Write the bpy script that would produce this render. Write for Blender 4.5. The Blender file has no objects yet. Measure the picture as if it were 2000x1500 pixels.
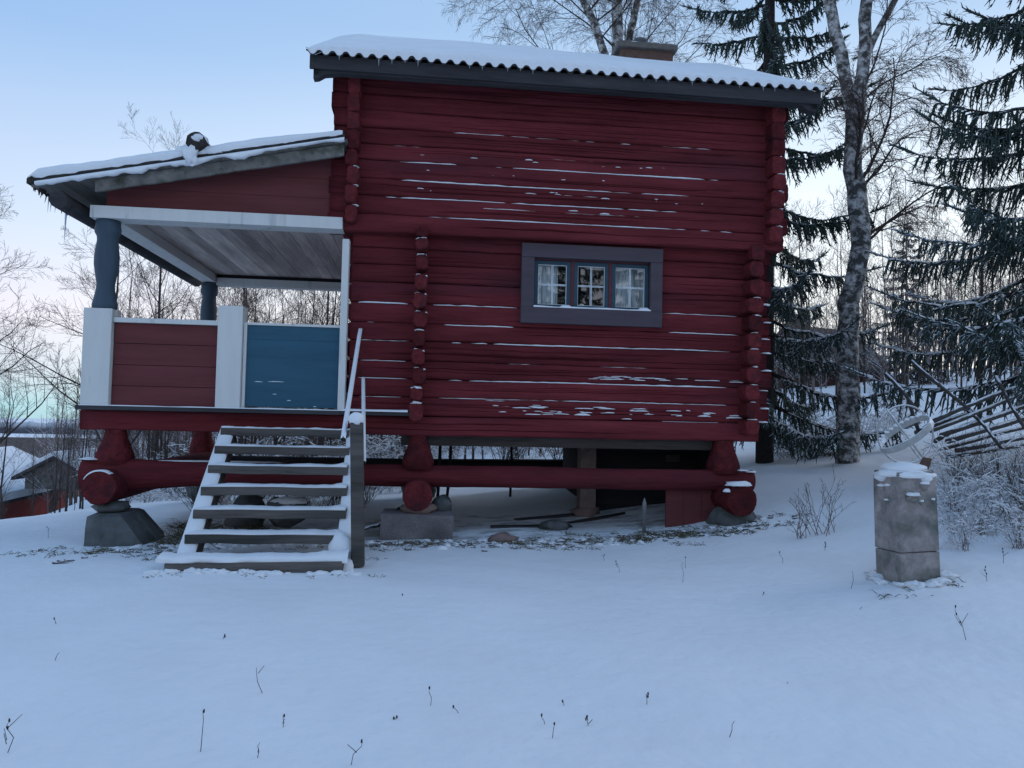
import bpy, math, random
import numpy as np
from mathutils import Vector, Matrix, noise as mnoise
R = math.radians
rnd = random.Random(7)

# ------------------------------------------------------------------ camera
EYE = Vector((0.0, -8.0, 1.5))
F_PX, YAW, PIT, ROLL = 1502.0, R(6.5), math.atan(62/1502), R(1.25)
_fw0 = Vector((math.sin(YAW), math.cos(YAW), 0)); _rt0 = Vector((math.cos(YAW), -math.sin(YAW), 0)); _z = Vector((0, 0, 1))
FW = _fw0*math.cos(PIT) + _z*math.sin(PIT); _up0 = _z*math.cos(PIT) - _fw0*math.sin(PIT)
RT = _rt0*math.cos(ROLL) + _up0*math.sin(ROLL); UP = _up0*math.cos(ROLL) - _rt0*math.sin(ROLL)
sc = bpy.context.scene
cam_d = bpy.data.cameras.new('camera'); cam = bpy.data.objects.new('camera', cam_d); sc.collection.objects.link(cam)
cam_d.sensor_width = 36.0; cam_d.sensor_fit = 'HORIZONTAL'; cam_d.lens = 36.0*F_PX/2000.0
cam_d.clip_start = 0.05; cam_d.clip_end = 6000
cam.matrix_world = Matrix(((RT.x, UP.x, -FW.x, EYE.x), (RT.y, UP.y, -FW.y, EYE.y), (RT.z, UP.z, -FW.z, EYE.z), (0, 0, 0, 1)))
sc.camera = cam
sc.render.resolution_x, sc.render.resolution_y = 1024, 768
sc.cycles.use_denoising = True
sc.cycles.max_bounces = 6; sc.cycles.transparent_max_bounces = 12

# ------------------------------------------------------------------ world, sun, exposure
SUN_AZ = R(62)            # azimuth of the set sun, clockwise from +Y: off to the right, behind the trees
sun_dir = Vector((math.sin(SUN_AZ), math.cos(SUN_AZ), 0))
W = bpy.data.worlds.new('World'); sc.world = W; W.use_nodes = True
wn, wl = W.node_tree.nodes, W.node_tree.links
wn.clear()
def N(nt, kind, **kw):
    n = nt.nodes.new(kind)
    for k, v in kw.items():
        setattr(n, k, v)
    return n
def ramp(nt, stops, interp='EASE'):
    n = nt.nodes.new('ShaderNodeValToRGB'); n.color_ramp.interpolation = interp
    el = n.color_ramp.elements
    while len(el) < len(stops): el.new(0.5)
    for e, (p, c) in zip(el, stops):
        e.position = p; e.color = (c[0], c[1], c[2], 1) if len(c) == 3 else c
    return n
nt = W.node_tree
tc = N(nt, 'ShaderNodeTexCoord'); sep = N(nt, 'ShaderNodeSeparateXYZ'); wl.new(tc.outputs['Generated'], sep.inputs[0])
# elevation ramps (dusk sky away from and towards the set sun)
mr = N(nt, 'ShaderNodeMapRange'); mr.inputs[1].default_value = -0.1; mr.inputs[2].default_value = 0.9
wl.new(sep.outputs['Z'], mr.inputs[0])
anti = ramp(nt, [(0.0, (.26, .42, .50)), (0.10, (.30, .58, .66)), (0.135, (.52, .64, .74)), (0.20, (.74, .72, .82)), (0.30, (.56, .66, .83)), (0.50, (.275, .45, .73)), (1.0, (.19, .35, .62))], 'LINEAR')
sol = ramp(nt, [(0.0, (.60, .60, .62)), (0.10, (1.22, 1.12, 1.02)), (0.17, (1.14, 1.14, 1.10)), (0.32, (.86, .95, 1.02)), (0.55, (.36, .52, .75)), (1.0, (.19, .35, .62))], 'LINEAR')
wl.new(mr.outputs[0], anti.inputs[0]); wl.new(mr.outputs[0], sol.inputs[0])
dt = N(nt, 'ShaderNodeVectorMath', operation='DOT_PRODUCT'); wl.new(tc.outputs['Generated'], dt.inputs[0]); dt.inputs[1].default_value = sun_dir
mr2 = N(nt, 'ShaderNodeMapRange', interpolation_type='SMOOTHSTEP'); mr2.inputs[1].default_value = -0.15; mr2.inputs[2].default_value = 0.78
wl.new(dt.outputs['Value'], mr2.inputs[0])
mixa = N(nt, 'ShaderNodeMix', data_type='RGBA'); wl.new(mr2.outputs[0], mixa.inputs[0]); wl.new(anti.outputs[0], mixa.inputs[6]); wl.new(sol.outputs[0], mixa.inputs[7])
sky = N(nt, 'ShaderNodeTexSky', sky_type='NISHITA'); sky.sun_disc = False; sky.sun_elevation = R(1.5); sky.sun_rotation = SUN_AZ
skb = N(nt, 'ShaderNodeMix', data_type='RGBA', blend_type='MULTIPLY'); skb.inputs[0].default_value = 1.0; skb.inputs[7].default_value = (.12, .12, .12, 1)
wl.new(sky.outputs[0], skb.inputs[6])
mixb = N(nt, 'ShaderNodeMix', data_type='RGBA'); mixb.inputs[0].default_value = 0.85
wl.new(skb.outputs[2], mixb.inputs[6]); wl.new(mixa.outputs[2], mixb.inputs[7])
bg = N(nt, 'ShaderNodeBackground'); bg.inputs[1].default_value = 1.0; wo = N(nt, 'ShaderNodeOutputWorld')
wl.new(mixb.outputs[2], bg.inputs[0]); wl.new(bg.outputs[0], wo.inputs[0])
sd = bpy.data.lights.new('sun', 'SUN'); sd.energy = 0.5; sd.angle = R(50); sd.color = (1, .93, .88)
so = bpy.data.objects.new('sun', sd); sc.collection.objects.link(so)
so.rotation_euler = Vector((math.sin(SUN_AZ)*math.cos(R(36)), math.cos(SUN_AZ)*math.cos(R(36)), math.sin(R(36)))).to_track_quat('Z', 'Y').to_euler()
so['kind'] = 'helper'
vs = sc.view_settings; vs.view_transform = 'Standard'; vs.look = 'None'; vs.gamma = 1.0; vs.exposure = 0.49; vs.use_curve_mapping = False

# ------------------------------------------------------------------ helpers
def at(x, y, t):          # a point t metres deep along the photograph's pixel ray: used to read positions off the photo
    return EYE + (FW + RT*((x-1000)/F_PX) - UP*((y-750)/F_PX))*t
def onY(x, y, Y):
    d = FW + RT*((x-1000)/F_PX) - UP*((y-750)/F_PX)
    return EYE + d*((Y-EYE.y)/d.y)
def n3(x, y=0, z=0): return mnoise.noise(Vector((x, y, z)))

COL = sc.collection
class MB:
    def __init__(s): s.v = []; s.f = []; s.sm = []
    def add(s, vs, fs, smooth=False):
        o = len(s.v); s.v.extend([tuple(p) for p in vs])
        for f in fs: s.f.append(tuple(i+o for i in f)); s.sm.append(smooth)
    def box(s, c, size, rot=None, j=0.0, taper=1.0):
        hx, hy, hz = size[0]/2, size[1]/2, size[2]/2
        vs = []
        for z in (-hz, hz):
            k = taper if z > 0 else 1.0
            for x, y in ((-hx, -hy), (hx, -hy), (hx, hy), (-hx, hy)):
                p = Vector((x*k + rnd.uniform(-j, j), y*k + rnd.uniform(-j, j), z + rnd.uniform(-j, j)))
                if rot is not None: p = rot @ p
                vs.append(p + Vector(c))
        s.add(vs, [(3, 2, 1, 0), (4, 5, 6, 7), (0, 1, 5, 4), (1, 2, 6, 5), (2, 3, 7, 6), (3, 0, 4, 7)])
        return s
    def b(s, x0, x1, y0, y1, z0, z1): return s.box(((x0+x1)/2, (y0+y1)/2, (z0+z1)/2), (x1-x0, y1-y0, z1-z0))
    def tube(s, pts, rad, n=8, cap=True, wob=0.0, seed=0.0, flat=1.0):
        pts = [Vector(p) for p in pts]; m = len(pts); vs = []; fs = []
        t0 = (pts[1]-pts[0]).normalized(); u = t0.orthogonal().normalized()
        for i, p in enumerate(pts):
            t = (pts[min(i+1, m-1)] - pts[max(i-1, 0)]).normalized()
            u = (u - t*u.dot(t)); u = u.normalized() if u.length > 1e-6 else t.orthogonal().normalized()
            w = t.cross(u); r = rad[i] if hasattr(rad, '__len__') else rad
            for k in range(n):
                a = 2*math.pi*k/n; rr = r*(1 + (wob*n3(p.x*6+seed, p.y*6+k*.7, p.z*6) if wob else 0))
                vs.append(p + u*(math.cos(a)*rr) + w*(math.sin(a)*rr*flat))
        for i in range(m-1):
            for k in range(n):
                a, b2 = i*n+k, i*n+(k+1) % n
                fs.append((a, b2, b2+n, a+n))
        s.add(vs, fs, True)
        if cap:
            o = len(s.v) - len(vs)
            s.f.append(tuple(o+k for k in range(n-1, -1, -1))); s.sm.append(False)
            s.f.append(tuple(o+(m-1)*n+k for k in range(n))); s.sm.append(False)
        return s
    def lathe(s, c, prof, n=16):
        vs = [(c[0]+r*math.cos(2*math.pi*k/n), c[1]+r*math.sin(2*math.pi*k/n), c[2]+z) for r, z in prof for k in range(n)]
        fs = [(i*n+k, i*n+(k+1) % n, (i+1)*n+(k+1) % n, (i+1)*n+k) for i in range(len(prof)-1) for k in range(n)]
        o = len(s.v); s.add(vs, fs, True); m = len(prof)
        s.f.append(tuple(o+k for k in range(n-1, -1, -1))); s.sm.append(False)
        s.f.append(tuple(o+(m-1)*n+k for k in range(n))); s.sm.append(False)
        return s
    def grid(s, P, closed=False, smooth=True):     # P[i][j] points
        ni, nj = len(P), len(P[0]); vs = [p for row in P for p in row]
        fs = [(i*nj+j, i*nj+(j+1) % nj, (i+1)*nj+(j+1) % nj, (i+1)*nj+j) for i in range(ni-1) for j in range(nj if closed else nj-1)]
        s.add(vs, fs, smooth); return s
    def lump(s, c, size, seed=0.0, n=10, m=7, amp=.18, flat_bottom=None):    # an uneven rounded stone or snow clump
        P = []
        for i in range(m+1):
            th = math.pi*i/m; row = []
            for k in range(n):
                a = 2*math.pi*k/n; d = Vector((math.sin(th)*math.cos(a), math.sin(th)*math.sin(a), math.cos(th)))
                r = 1 + amp*n3(d.x*1.7+seed, d.y*1.7+seed*2, d.z*1.7) * 1.6
                z = d.z*r*size[2]
                if flat_bottom is not None: z = max(z, flat_bottom)
                row.append(Vector(c) + Vector((d.x*r*size[0], d.y*r*size[1], z)))
            P.append(row)
        return s.grid(P, closed=True)
    def build(s, name, mat, parent=None, **kw):
        me = bpy.data.meshes.new(name); me.from_pydata(s.v, [], s.f)
        me.polygons.foreach_set('use_smooth', s.sm); me.materials.append(mat); me.update()
        return link(name, me, parent, **kw)
def link(name, me, parent=None, label=None, cat=None, group=None, kind=None, bevel=0):
    o = bpy.data.objects.new(name, me); COL.objects.link(o)
    if parent is not None: o.parent = parent
    tag(o, label, cat, group, kind)
    if bevel:
        m = o.modifiers.new('bevel', 'BEVEL'); m.width = bevel; m.segments = 2; m.limit_method = 'ANGLE'
    return o
def tag(o, label=None, cat=None, group=None, kind=None):
    if label: o['label'] = label
    if cat: o['category'] = cat
    if group: o['group'] = group
    if kind: o['kind'] = kind
    return o
def empty(name, loc, label, cat, group=None, rz=0):
    o = bpy.data.objects.new(name, None); o.empty_display_size = .2; COL.objects.link(o); o.location = loc; o.rotation_euler = (0, 0, rz)
    return tag(o, label, cat, group)
def copy_tree(root, loc, rz, sc_=1.0, label=None, group=None):
    r = root.copy(); COL.objects.link(r); r.location = loc; r.rotation_euler = (0, 0, rz); r.scale = (sc_,)*3
    if label: r['label'] = label
    if group: r['group'] = group
    for ch in root.children:
        c = ch.copy(); COL.objects.link(c); c.parent = r
    return r
class Segs:               # thin tapered prisms in bulk: twigs, needles, stalks
    def __init__(s): s.a = []
    def seg(s, p, q, r0, r1): s.a.append((p[0], p[1], p[2], q[0], q[1], q[2], r0, r1))
    def line(s, pts, r0, r1):
        m = len(pts)-1
        for i in range(m):
            s.seg(pts[i], pts[i+1], r0+(r1-r0)*i/m, r0+(r1-r0)*(i+1)/m)
    def build(s, name, mat, parent=None, n=3, **kw):
        A = np.array(s.a, dtype=np.float64).reshape(-1, 8)
        p, q = A[:, :3], A[:, 3:6]; d = q-p; L = np.linalg.norm(d, axis=1, keepdims=True); d = d/np.maximum(L, 1e-9)
        ref = np.where(np.abs(d[:, 2:3]) > .9, np.array([[1., 0, 0]]), np.array([[0, 0, 1.]]))
        u = np.cross(d, ref); u /= np.linalg.norm(u, axis=1, keepdims=True); w = np.cross(d, u)
        K = len(A); V = np.zeros((K, 2*n, 3))
        for k in range(n):
            a = 2*math.pi*k/n + .5; o = u*math.cos(a)+w*math.sin(a)
            V[:, k] = p + o*A[:, 6:7]; V[:, n+k] = q + o*A[:, 7:8]
        base = (np.arange(K)*2*n)[:, None]
        Fq = np.concatenate([np.stack([base[:, 0]+k, base[:, 0]+(k+1) % n, base[:, 0]+n+(k+1) % n, base[:, 0]+n+k], 1)[:, None] for k in range(n)], 1).reshape(-1, 4)
        return npmesh(name, V.reshape(-1, 3), Fq, mat, parent, **kw)
def npmesh(name, V, Fq, mat, parent=None, smooth=True, **kw):
    me = bpy.data.meshes.new(name); nv, nf = len(V), len(Fq)
    me.vertices.add(nv); me.vertices.foreach_set('co', V.astype(np.float32).ravel())
    me.loops.add(nf*4); me.loops.foreach_set('vertex_index', Fq.astype(np.int32).ravel())
    me.polygons.add(nf); me.polygons.foreach_set('loop_start', np.arange(nf, dtype=np.int32)*4)
    me.polygons.foreach_set('use_smooth', np.full(nf, smooth))
    me.update(calc_edges=True); me.materials.append(mat)
    return link(name, me, parent, **kw)

# ------------------------------------------------------------------ materials
M = {}
def mat(name, col, rough=.8, var=.25, scale=6.0, stretch=(1, 1, 1), bump=.0, bscale=None, snow=0.0, snow_lo=.55, spec=.3, col2=None, dirt=None, vary=0):
    m = bpy.data.materials.new(name); m.use_nodes = True; t = m.node_tree; b = t.nodes['Principled BSDF']; L = t.links
    b.inputs['Roughness'].default_value = rough; b.inputs['Specular IOR Level'].default_value = spec
    g = N(t, 'ShaderNodeNewGeometry'); mp = N(t, 'ShaderNodeMapping'); L.new(g.outputs['Position'], mp.inputs[0]); mp.inputs['Scale'].default_value = stretch
    nz = N(t, 'ShaderNodeTexNoise'); nz.inputs['Scale'].default_value = scale; nz.inputs['Detail'].default_value = 6; nz.inputs['Roughness'].default_value = .65
    L.new(mp.outputs[0], nz.inputs[0])
    c2 = col2 or tuple(c*(1-var) for c in col); c1 = tuple(min(1, c*(1+var*.6)) for c in col)
    rp = ramp(t, [(0.28, c2), (0.72, c1)], 'LINEAR'); L.new(nz.outputs[0], rp.inputs[0]); out = rp.outputs[0]
    if dirt:
        n2 = N(t, 'ShaderNodeTexNoise'); n2.inputs['Scale'].default_value = dirt[1]; n2.inputs['Detail'].default_value = 4; L.new(mp.outputs[0], n2.inputs[0])
        r2 = ramp(t, [(dirt[2], (0, 0, 0)), (dirt[3], (1, 1, 1))], 'LINEAR'); L.new(n2.outputs[0], r2.inputs[0])
        mx = N(t, 'ShaderNodeMix', data_type='RGBA'); L.new(r2.outputs[0], mx.inputs[0]); L.new(out, mx.inputs[6]); mx.inputs[7].default_value = (*dirt[0], 1); out = mx.outputs[2]
    if vary:              # each piece weathers a little differently
        oi = N(t, 'ShaderNodeObjectInfo'); mv = N(t, 'ShaderNodeMapRange'); L.new(oi.outputs['Random'], mv.inputs[0]); mv.inputs[3].default_value = 1-vary; mv.inputs[4].default_value = 1+vary*.5
        vm = N(t, 'ShaderNodeVectorMath', operation='SCALE'); L.new(out, vm.inputs[0]); L.new(mv.outputs[0], vm.inputs['Scale']); out = vm.outputs[0]
    if snow > 0:          # snow lying on whatever faces up
        sx = N(t, 'ShaderNodeSeparateXYZ'); L.new(g.outputs['Normal'], sx.inputs[0])
        n4 = N(t, 'ShaderNodeTexNoise'); n4.inputs['Scale'].default_value = 9; L.new(g.outputs['Position'], n4.inputs[0])
        ad = N(t, 'ShaderNodeMath', operation='MULTIPLY_ADD'); L.new(n4.outputs[0], ad.inputs[0]); ad.inputs[1].default_value = 1.0; L.new(sx.outputs[2], ad.inputs[2])
        mq = N(t, 'ShaderNodeMapRange'); mq.inputs[1].default_value = snow_lo+.5; mq.inputs[2].default_value = snow_lo+.65; mq.inputs[4].default_value = snow
        L.new(ad.outputs[0], mq.inputs[0])
        mx2 = N(t, 'ShaderNodeMix', data_type='RGBA'); L.new(mq.outputs[0], mx2.inputs[0]); L.new(out, mx2.inputs[6]); mx2.inputs[7].default_value = (.80, .83, .88, 1); out = mx2.outputs[2]
    L.new(out, b.inputs['Base Color'])
    if bump:
        nb = N(t, 'ShaderNodeTexNoise'); nb.inputs['Scale'].default_value = bscale or scale*3; nb.inputs['Detail'].default_value = 5; L.new(mp.outputs[0], nb.inputs[0])
        bp = N(t, 'ShaderNodeBump'); bp.inputs['Strength'].default_value = bump; bp.inputs['Distance'].default_value = .02; L.new(nb.outputs[0], bp.inputs['Height']); L.new(bp.outputs[0], b.inputs['Normal'])
    M[name] = m; return m
GX = (.12, 1, 1); GY = (1, .12, 1); GZ = (1, 1, .12)
mat('snow', (.82, .83, .85), .75, .05, 2.5, bump=.25, bscale=26, spec=.2)
mat('snow_ground', (.82, .83, .85), .75, .05, 1.3, bump=.75, bscale=9, spec=.2)
mat('red', (.160, .0275, .033), .9, .45, 7, GX, bump=.9, bscale=34, spec=.12, dirt=((.080, .022, .028), 3.0, .52, .74), vary=.28)
mat('red_end', (.145, .025, .028), .9, .45, 16, bump=.9, bscale=40, spec=.1, dirt=((.07, .02, .024), 7, .5, .7), vary=.35)
mat('red_board', (.150, .044, .045), .8, .22, 8, GX, bump=.25, spec=.15)
mat('red_shed', (.38, .09, .08), .9, .3, 3)
mat('cottage_wall', (.07, .03, .028), .9, .3, 3)
mat('white', (.66, .65, .62), .6, .07, 9, GZ, bump=.1, spec=.3, dirt=((.36, .37, .37), 11, .60, .80))
mat('blue', (.026, .095, .145), .6, .18, 9, GX, bump=.12, spec=.3)
mat('slate_blue', (.055, .085, .115), .6, .2, 7, GZ, bump=.12, spec=.3)
mat('trim', (.088, .068, .080), .75, .22, 8, GX, bump=.25, spec=.2)
mat('sash', (.03, .065, .09), .6, .2, 9, bump=.1)
mat('mullion', (.11, .03, .035), .7, .2, 9)
mat('putty', (.82, .84, .84), .6, .15, 20)
mat('greywood', (.150, .130, .118), .9, .55, 10, GX, bump=1.0, bscale=40, spec=.12, dirt=((.06, .06, .055), 5, .50, .70), vary=.25)
mat('greywood_y', (.66, .57, .52), .85, .4, 7, GY, bump=.5, bscale=40, spec=.15, dirt=((.36, .30, .27), 3.0, .5, .68), vary=.35)
mat('oldwood', (.058, .056, .060), .85, .45, 9, GX, bump=.5, bscale=30, spec=.15, dirt=((.085, .075, .068), 1.6, .60, .78))
mat('soffit', (.20, .185, .165), .9, .45, 8, GY, bump=.5, bscale=40, spec=.1, dirt=((.09, .095, .075), 3, .5, .68), vary=.3)
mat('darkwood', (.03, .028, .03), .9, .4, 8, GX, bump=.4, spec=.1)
mat('mossy', (.19, .18, .165), .9, .45, 9, bump=.6, bscale=30, spec=.1, dirt=((.04, .05, .03), 6, .5, .7))
mat('bark', (.05, .045, .042), .95, .5, 14, bump=.9, bscale=35, spec=.1)
mat('stone', (.125, .13, .13), .9, .4, 7, bump=.7, bscale=25, spec=.2, dirt=((.04, .05, .035), 4, .55, .75))
mat('stone_red', (.24, .17, .15), .9, .35, 8, bump=.5, bscale=25, spec=.2)
mat('concrete', (.23, .20, .20), .95, .3, 12, bump=.7, bscale=50, spec=.15, dirt=((.08, .075, .07), 3, .5, .75))
mat('pillar', (.36, .315, .295), .95, .45, 9, bump=1.0, bscale=45, spec=.12, dirt=((.14, .145, .13), 5.5, .48, .70))
mat('brick', (.14, .08, .062), .9, .3, 14, bump=.5)
mat('mortar', (.15, .13, .115), .9, .3, 10, bump=.5, snow=1, snow_lo=.4)
mat('roof_sheet', (.045, .042, .045), .7, .3, 8, bump=.2)
mat('metal', (.36, .36, .35), .5, .25, 20, snow=1, snow_lo=.25)
mat('copper', (.10, .055, .04), .6, .4, 20)
mat('pipe', (.19, .19, .19), .6, .3, 12)
mat('curtain', (.78, .80, .80), .9, .2, 14, GZ)
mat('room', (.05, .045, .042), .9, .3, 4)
mat('ice', (.72, .80, .88), .12, .05, 10, spec=.5)
mat('needles', (.062, .090, .078), .8, .45, 5, snow=.9, snow_lo=.74, spec=.15)
mat('needles_snowy', (.062, .090, .078), .8, .45, 5, snow=1.0, snow_lo=.52, spec=.15)
mat('needles_far', (.12, .10, .09), .9, .35, 3, snow=.8, snow_lo=.72, spec=.1)
mat('spruce_bark', (.045, .04, .038), .95, .4, 20, bump=.8, bscale=40, spec=.1)
mat('twig', (.07, .055, .05), .9, .3, 6, spec=.1)
mat('twig_snowy', (.21, .165, .15), .9, .3, 6, snow=1, snow_lo=.30, spec=.1)
mat('twig_fine', (.16, .125, .115), .9, .3, 6, spec=.1)
mat('grass_dry', (.15, .115, .07), .9, .5, 30, spec=.1, col2=(.05, .06, .03))
mat('weed', (.055, .042, .035), .9, .4, 30, spec=.1)
mat('litter', (.13, .105, .09), .95, .5, 22, bump=.6, spec=.1, snow=1, snow_lo=.7)
mat('far_wood', (.10, .10, .12), .95, .4, .06, snow=.5, snow_lo=.7)  # far hills: bluish base colour stands in for distance haze
mat('far_roof', (.13, .10, .09), .9, .3, 2)
mat('lamplight_orange', (.55, .20, .08), .8, .3, 6, GZ)  # wall colour that paints in the lamplight of a far porch
mat('fence_wood', (.085, .075, .07), .9, .4, 10, bump=.6, bscale=30, snow=1, snow_lo=.62, spec=.1)
# birch bark: white with dark crosswise scars
m = mat('birch', (.42, .42, .43), .8, .2, 10, bump=.3, spec=.2); t = m.node_tree; b = t.nodes['Principled BSDF']
g = N(t, 'ShaderNodeNewGeometry'); mp = N(t, 'ShaderNodeMapping'); mp.inputs['Scale'].default_value = (4.5, 4.5, 5.5); t.links.new(g.outputs['Position'], mp.inputs[0])
nz = N(t, 'ShaderNodeTexNoise'); nz.inputs['Scale'].default_value = 1.6; nz.inputs['Detail'].default_value = 7; nz.inputs['Roughness'].default_value = .7; t.links.new(mp.outputs[0], nz.inputs[0])
rp = ramp(t, [(.40, (.60, .58, .56)), (.48, (.30, .285, .275)), (.55, (.07, .065, .06))], 'LINEAR'); t.links.new(nz.outputs[0], rp.inputs[0]); t.links.new(rp.outputs[0], b.inputs['Base Color'])
# window glass
m = bpy.data.materials.new('glass'); m.use_nodes = True; t = m.node_tree; t.nodes.clear()
tr = N(t, 'ShaderNodeBsdfTransparent'); tr.inputs[0].default_value = (.95, .97, .97, 1); gl = N(t, 'ShaderNodeBsdfGlossy'); gl.inputs['Roughness'].default_value = .015
mxs = N(t, 'ShaderNodeMixShader'); mxs.inputs[0].default_value = .10; o_ = N(t, 'ShaderNodeOutputMaterial')
t.links.new(tr.outputs[0], mxs.inputs[1]); t.links.new(gl.outputs[0], mxs.inputs[2]); t.links.new(mxs.outputs[0], o_.inputs[0]); M['glass'] = m

# ------------------------------------------------------------------ ground
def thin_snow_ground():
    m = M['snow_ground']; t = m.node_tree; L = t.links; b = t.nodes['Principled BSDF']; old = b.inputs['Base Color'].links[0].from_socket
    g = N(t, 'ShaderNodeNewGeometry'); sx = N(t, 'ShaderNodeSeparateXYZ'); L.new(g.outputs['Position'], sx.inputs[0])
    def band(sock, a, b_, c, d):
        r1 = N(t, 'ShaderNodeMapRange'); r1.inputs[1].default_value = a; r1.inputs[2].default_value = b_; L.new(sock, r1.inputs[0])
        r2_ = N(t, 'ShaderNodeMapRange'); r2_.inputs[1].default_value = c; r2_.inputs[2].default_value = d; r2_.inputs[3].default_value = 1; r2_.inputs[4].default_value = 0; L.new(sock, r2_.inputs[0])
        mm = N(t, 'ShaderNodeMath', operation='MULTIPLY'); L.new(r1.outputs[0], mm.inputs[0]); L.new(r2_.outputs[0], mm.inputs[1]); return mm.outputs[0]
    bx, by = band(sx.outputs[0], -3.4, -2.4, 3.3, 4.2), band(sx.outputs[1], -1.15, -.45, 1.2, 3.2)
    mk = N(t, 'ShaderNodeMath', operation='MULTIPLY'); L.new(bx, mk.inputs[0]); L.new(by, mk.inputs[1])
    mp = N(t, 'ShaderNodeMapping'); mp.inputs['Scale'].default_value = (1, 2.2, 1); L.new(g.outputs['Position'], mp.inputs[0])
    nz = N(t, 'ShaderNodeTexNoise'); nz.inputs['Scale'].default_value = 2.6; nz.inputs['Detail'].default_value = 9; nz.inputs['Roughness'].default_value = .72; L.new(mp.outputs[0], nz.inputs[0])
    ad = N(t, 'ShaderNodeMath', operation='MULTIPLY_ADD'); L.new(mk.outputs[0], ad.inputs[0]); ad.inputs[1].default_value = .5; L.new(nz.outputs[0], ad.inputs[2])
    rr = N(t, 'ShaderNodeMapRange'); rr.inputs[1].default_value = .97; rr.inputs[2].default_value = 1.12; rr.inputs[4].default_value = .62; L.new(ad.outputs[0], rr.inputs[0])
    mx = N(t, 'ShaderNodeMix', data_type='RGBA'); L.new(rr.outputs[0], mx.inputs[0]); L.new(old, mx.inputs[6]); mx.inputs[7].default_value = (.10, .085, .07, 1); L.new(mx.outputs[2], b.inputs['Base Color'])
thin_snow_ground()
CP = np.array([(0, -8, .0), (0, -6, .06), (0, -5, .11), (-3, -5, .06), (3, -5, .2), (6, -5, .38), (-6, -5, -.05), (0, -3, .25), (-1.3, -1.9, .31), (-3, -2, .23), (-3, 0, .2),
  (-5, -1, .10), (-6, 2, -.05), (0, -.1, .25), (1, 0, .28), (2.5, 0, .33), (3.4, 0, .46), (3.5, -2.8, .36), (5, -3, .52), (5, 0, .66), (5, 3, .74), (7, 2, .98), (1, 3.5, .34), (-3, 3.5, .16), (3, 3, .55),
  (0, 6.5, .25), (-3, 7, -.02), (-7, 6, -.5), (-6, 10, -.45), (0, 12, .12), (4, 8, .8), (8, 8, 1.25), (4, 14, .8), (12, 10, 2.0), (10, 0, 1.25), (12, -6, 1.0), (-12, 0, -.8), (-12, 8, -2.2), (-12, -8, -.5),
  (0, 25, .0), (-8.5, 18, -.7), (-8, 28, -.9), (-14, 19, -3.0), (-25, 25, -4.2), (15, 25, 2.9), (30, 30, 4.5), (10, 40, 2.2), (0, 50, -.3), (-14, 45, -3), (-40, 60, -8), (40, 60, 6), (-100, 200, -22), (0, 150, -3), (100, 150, 6),
  (-30, -30, -1), (30, -30, 1.5), (0, -30, -.5), (-60, 0, -4), (60, 0, 6)], float)
_c = 2.0
_D = np.sqrt(((CP[:, None, :2]-CP[None, :, :2])**2).sum(-1) + _c*_c)
_A = np.block([[_D, np.ones((len(CP), 1))], [np.ones((1, len(CP))), np.zeros((1, 1))]])
_w = np.linalg.solve(_A, np.append(CP[:, 2], 0))
def gzv(X, Y):
    X = np.asarray(X, float); Y = np.asarray(Y, float); Z = np.full(X.shape, _w[-1])
    for (cx, cy, _), w_ in zip(CP, _w): Z = Z + w_*np.sqrt((X-cx)**2+(Y-cy)**2+_c*_c)
    r = np.hypot(X, Y); k = np.clip((r-120)/200, 0, 1); k = k*k*(3-2*k)
    far = np.where(X < .35*Y+20, -40., np.clip(-40+(X-.35*Y-20)*.3, -40, 25))
    Z = Z*(1-k)+far*k
    nr = np.clip(1-r/40, 0, 1)
    return Z + nr*(.018*np.sin(X*1.7+np.sin(Y*1.3)*1.2)*np.sin(Y*1.9+X*.6) + .010*np.sin(X*4.3+Y*2.2+np.sin(Y*3.1))*np.sin(Y*3.7-X*1.3))
def gz(x, y): return float(gzv(np.array([x]), np.array([y]))[0])
def axis(a, b, step, lo, hi):
    c = list(np.arange(a, b, step)); s = step; x = b
    while x < hi: c.append(x); s *= 1.22; x += s
    c.append(hi); s = step; x = a - step; pre = []
    while x > lo: pre.append(x); s *= 1.22; x -= s
    return np.array([lo]+pre[::-1]+c)
ax, ay = axis(-9, 11, .085, -2600, 2600), axis(-8.5, 9, .085, -500, 2600)
GXX, GYY = np.meshgrid(ax, ay); GZZ = gzv(GXX, GYY)
ni, nj = GXX.shape; idx = np.arange(ni*nj).reshape(ni, nj)
Fg = np.stack([idx[:-1, :-1], idx[:-1, 1:], idx[1:, 1:], idx[1:, :-1]], -1).reshape(-1, 4)
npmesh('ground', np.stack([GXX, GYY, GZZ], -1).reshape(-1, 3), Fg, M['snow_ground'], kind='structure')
# the far shore with its line of trees
mb = MB(); P0, P1, P2 = [], [], []
for i in range(700):
    a = R(-75) + R(100)*i/699; d = 1250 + 90*math.sin(a*9); h = 8 + 3*n3(i*.012, 3) + 2.6*n3(i*.21, 1) + 1.6*n3(i*.63, 2)
    s_, c_ = math.sin(a), math.cos(a); P0.append((s_*d, c_*d, -41)); P1.append((s_*d, c_*d, -40+h)); P2.append((s_*(d+220), c_*(d+220), -40+h*1.25+2+n3(i*.02, 7)*2))
mb.grid([P0, P1, P2]).build('hills', M['far_wood'], kind='structure')

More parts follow.
